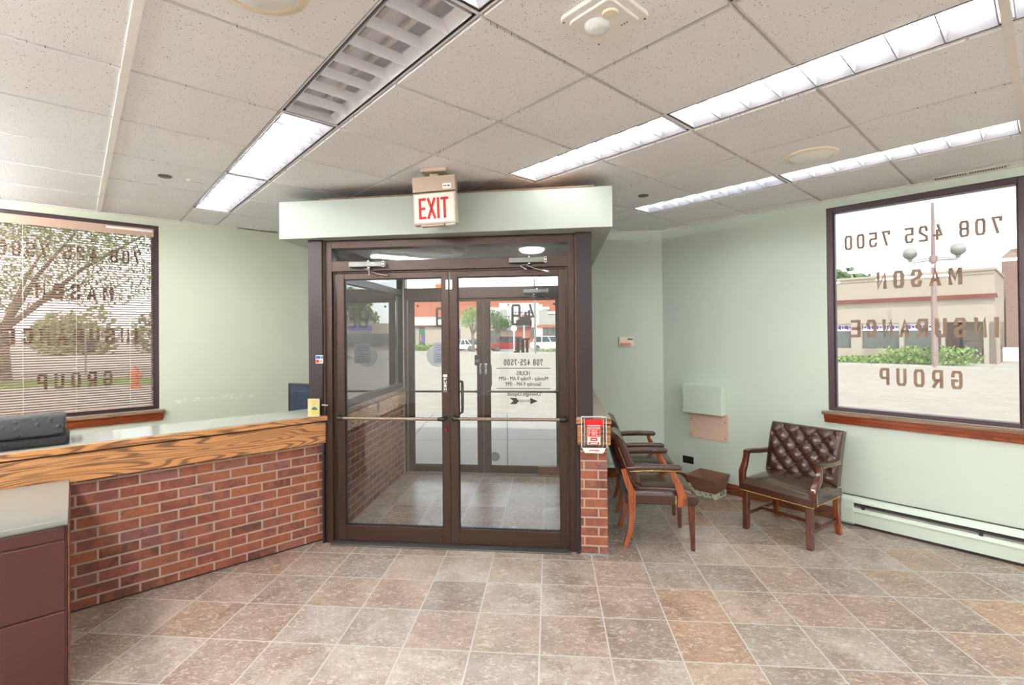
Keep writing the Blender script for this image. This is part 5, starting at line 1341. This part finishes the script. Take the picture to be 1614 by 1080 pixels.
sv(MB(), 3.45, 4.0, gs, 1.96, .22, .26).build('dark_door', 'bronze', bs)
sv(MB(), 4.15, 11, 1.52, 1.94, .20, .24).build('window_banner', 'stucco_w', bs)
m = MB(); u_ = 4.25; k = 0
while u_ < 10.7:
    wd = (.06, .14, .10, .20)[k % 4]; hh = (.22, .26, .12, .30)[(k * 3) % 4]
    m.prism([(u_ - 14, 1.73 - hh / 2 - gs), (u_ + wd - 14, 1.73 - hh / 4 - gs), (u_ + wd - 14, 1.73 + hh / 4 - gs), (u_ + wd / 2 - 14, 1.73 + hh / 2 - gs), (u_ - .02 - 14, 1.73 + hh / 4 - gs)], 0, .17, .20); u_ += wd + .06; k += 1
m.build('banner_pattern', 'purpleink', bs)
gm = empty('gas_meters', WV(VS + 1.1, 2.95, gs), TW, 'grey gas meters and pipes in the recess of the beige store', 'meters')
for k in range(3): B(-.12, .12, -.35 + .28 * k, -.15 + .28 * k, .5 + .1 * k, .85 + .1 * k).build('meter', 'metal_grey', gm, bevel=.04)
MB().tube([(0, -.42, 0), (0, -.42, 1.2), (0, .4, 1.25), (0, .4, 0)], .04, 8).build('pipe', 'metal_grey', gm, smooth=True)
m = MB()
for k in range(26):
    uu = 3.2 + .42 * k; tall = 1.0 if uu < 5.9 else .45
    scatter(m, WV(VS - 2.6, uu, gs + tall * .5), (.9, .9, tall * .55), 210 if tall > .5 else 130, .10)
t = m.build('hedge', 'leaf', fixn=False); tag(t, 'green hedge bed along the front of the beige store', 'hedge', kind='stuff')
lp = empty('street_lamp', WV(31.7, 3.98, gz(24) - .02), TW, 'twin globe street lamp post seen through the right window', 'street lamp')
MB().tube([(0, 0, 0), (0, 0, 2.5), (0, 0, 8.1)], [.15, .12, .06], 14).build('post', 'pole_mauve', lp, smooth=True); MB().lathe([(.22, 0), (.22, .1), (.15, .15)], (0, 0, 0), 12).build('foot', 'pole_mauve', lp)
MB().lathe([(.15, -.16), (.17, 0), (.15, .16)], (0, 0, 5.32), 12).build('collar', 'pole_mauve', lp, smooth=True)
for sy in (-1, 1):
    am = MB().tube([(0, 0, 5.28), (0, sy * .86, 5.22), (0, sy * .9, 5.30)], .035, 8).tube([(0, 0, 5.40), (0, sy * .84, 5.30)], .025, 8).build('lamp_arm', 'metal_grey', lp, smooth=True)
    MB().lathe([(.07, 0), (.10, .12), (.16, .16)], (0, sy * .9, 5.28), 14).build('socket', 'metal_grey', am, smooth=True)
    MB().lathe([(.10, 0), (.24, .08), (.30, .22), (.29, .30)], (0, sy * .9, 5.42), 18).build('globe_bowl', 'metal_grey', am, smooth=True)
    MB().lathe([(.30, 0), (.28, .14), (.16, .24), (0, .27)], (0, sy * .9, 5.72), 18).build('globe_top', 'top', am, smooth=True)
sp = MB().box(-1.7, 1.7, -9, 12, -.1, .12).build('sidewalk', 'walk', loc=WV(VS - 2.0, 5, gs - .02), rz=TW, kind='structure')
bb = empty('brick_building', WV(46, -3, gs), TW, 'tall brown brick building beyond the beige store at the right', 'building')
MB().prism([(-8, 0), (5.37, 0), (5.37, 6.6), (4.9, 7.1), (-8, 7.3)], 0, 0, 9).build('tower', 'brick_far', bb)
MB().prism([(-8, 0), (5.05, 0), (5.05, 4.2), (-8, 3.6)], 0, -3.0, 0).build('low_wing', 'brick_far', bb)
B(-6, -5.4, 3.6, 5.4, 0, .8).build('ramp_wall', 'stucco_w', bb)
# --- through the left window
TL = (-18.5, 19.0)
tree((-21.3, 20.6, gz(20)), 8.6, 7.2, 'large shade tree with thick trunk outside the left window', 17000, 'leaf_olive', .26, size=.085, low=.26, spread=1.1)
t = MB().prism([(-30, 15.5), (-9, 19.5), (-9, 22.0), (-30, 18.5)], 2, gz(18) - .1, gz(18) + .03).build('lawn', 'grass'); tag(t, 'narrow strip of lawn beside the shade tree', 'lawn', kind='stuff')
m = MB()
for k in range(26): scatter(m, (-84 + 2.6 * k, 66 + 6 * math.sin(k), gz(66) + 2.4), (2.6, 2, 3.2 + math.sin(k * 1.7)), 420, .36)
tl = m.build('distant_trees', 'leaf_olive', fixn=False); tag(tl, 'distant band of green trees beyond the parking lot', 'trees', kind='stuff')
hy = empty('fire_hydrant', (-13.1, 17.2, gz(17.2) + .0), .3, 'orange fire hydrant seen through the blinds of the left window', 'fire hydrant')
MB().lathe([(.17, 0), (.17, .05), (.11, .07), (.11, .45), (.14, .47), (.14, .52), (.12, .56), (.08, .66), (.03, .70), (.03, .75), (0, .75)], n=18).build('barrel', 'hydrant', hy, smooth=True)
for sx in (-1, 1): MB().lathe([(.05, .10 * sx), (.065, .15 * sx), (.065, .20 * sx), (.02, .22 * sx)], (0, 0, .40), 12, 0).build('hose_cap', 'hydrant', hy, smooth=True)
ss = empty('street_sign', (-19.0, 22.0, gz(22)), .5, 'small parking lot sign on a post beyond the lawn', 'sign')
MB().tube([(0, 0, 0), (0, 0, 2.2)], .04, 8).build('post', 'metal_grey', ss); B(-.05, .35, -.02, 0, 1.1, 1.75).build('panel', 'screen', ss)
S.cycles.use_denoising = True
S.cycles.max_bounces = 12; S.cycles.diffuse_bounces = 6; S.cycles.glossy_bounces = 6; S.cycles.transparent_max_bounces = 24; S.cycles.caustics_reflective = False; S.cycles.caustics_refractive = False
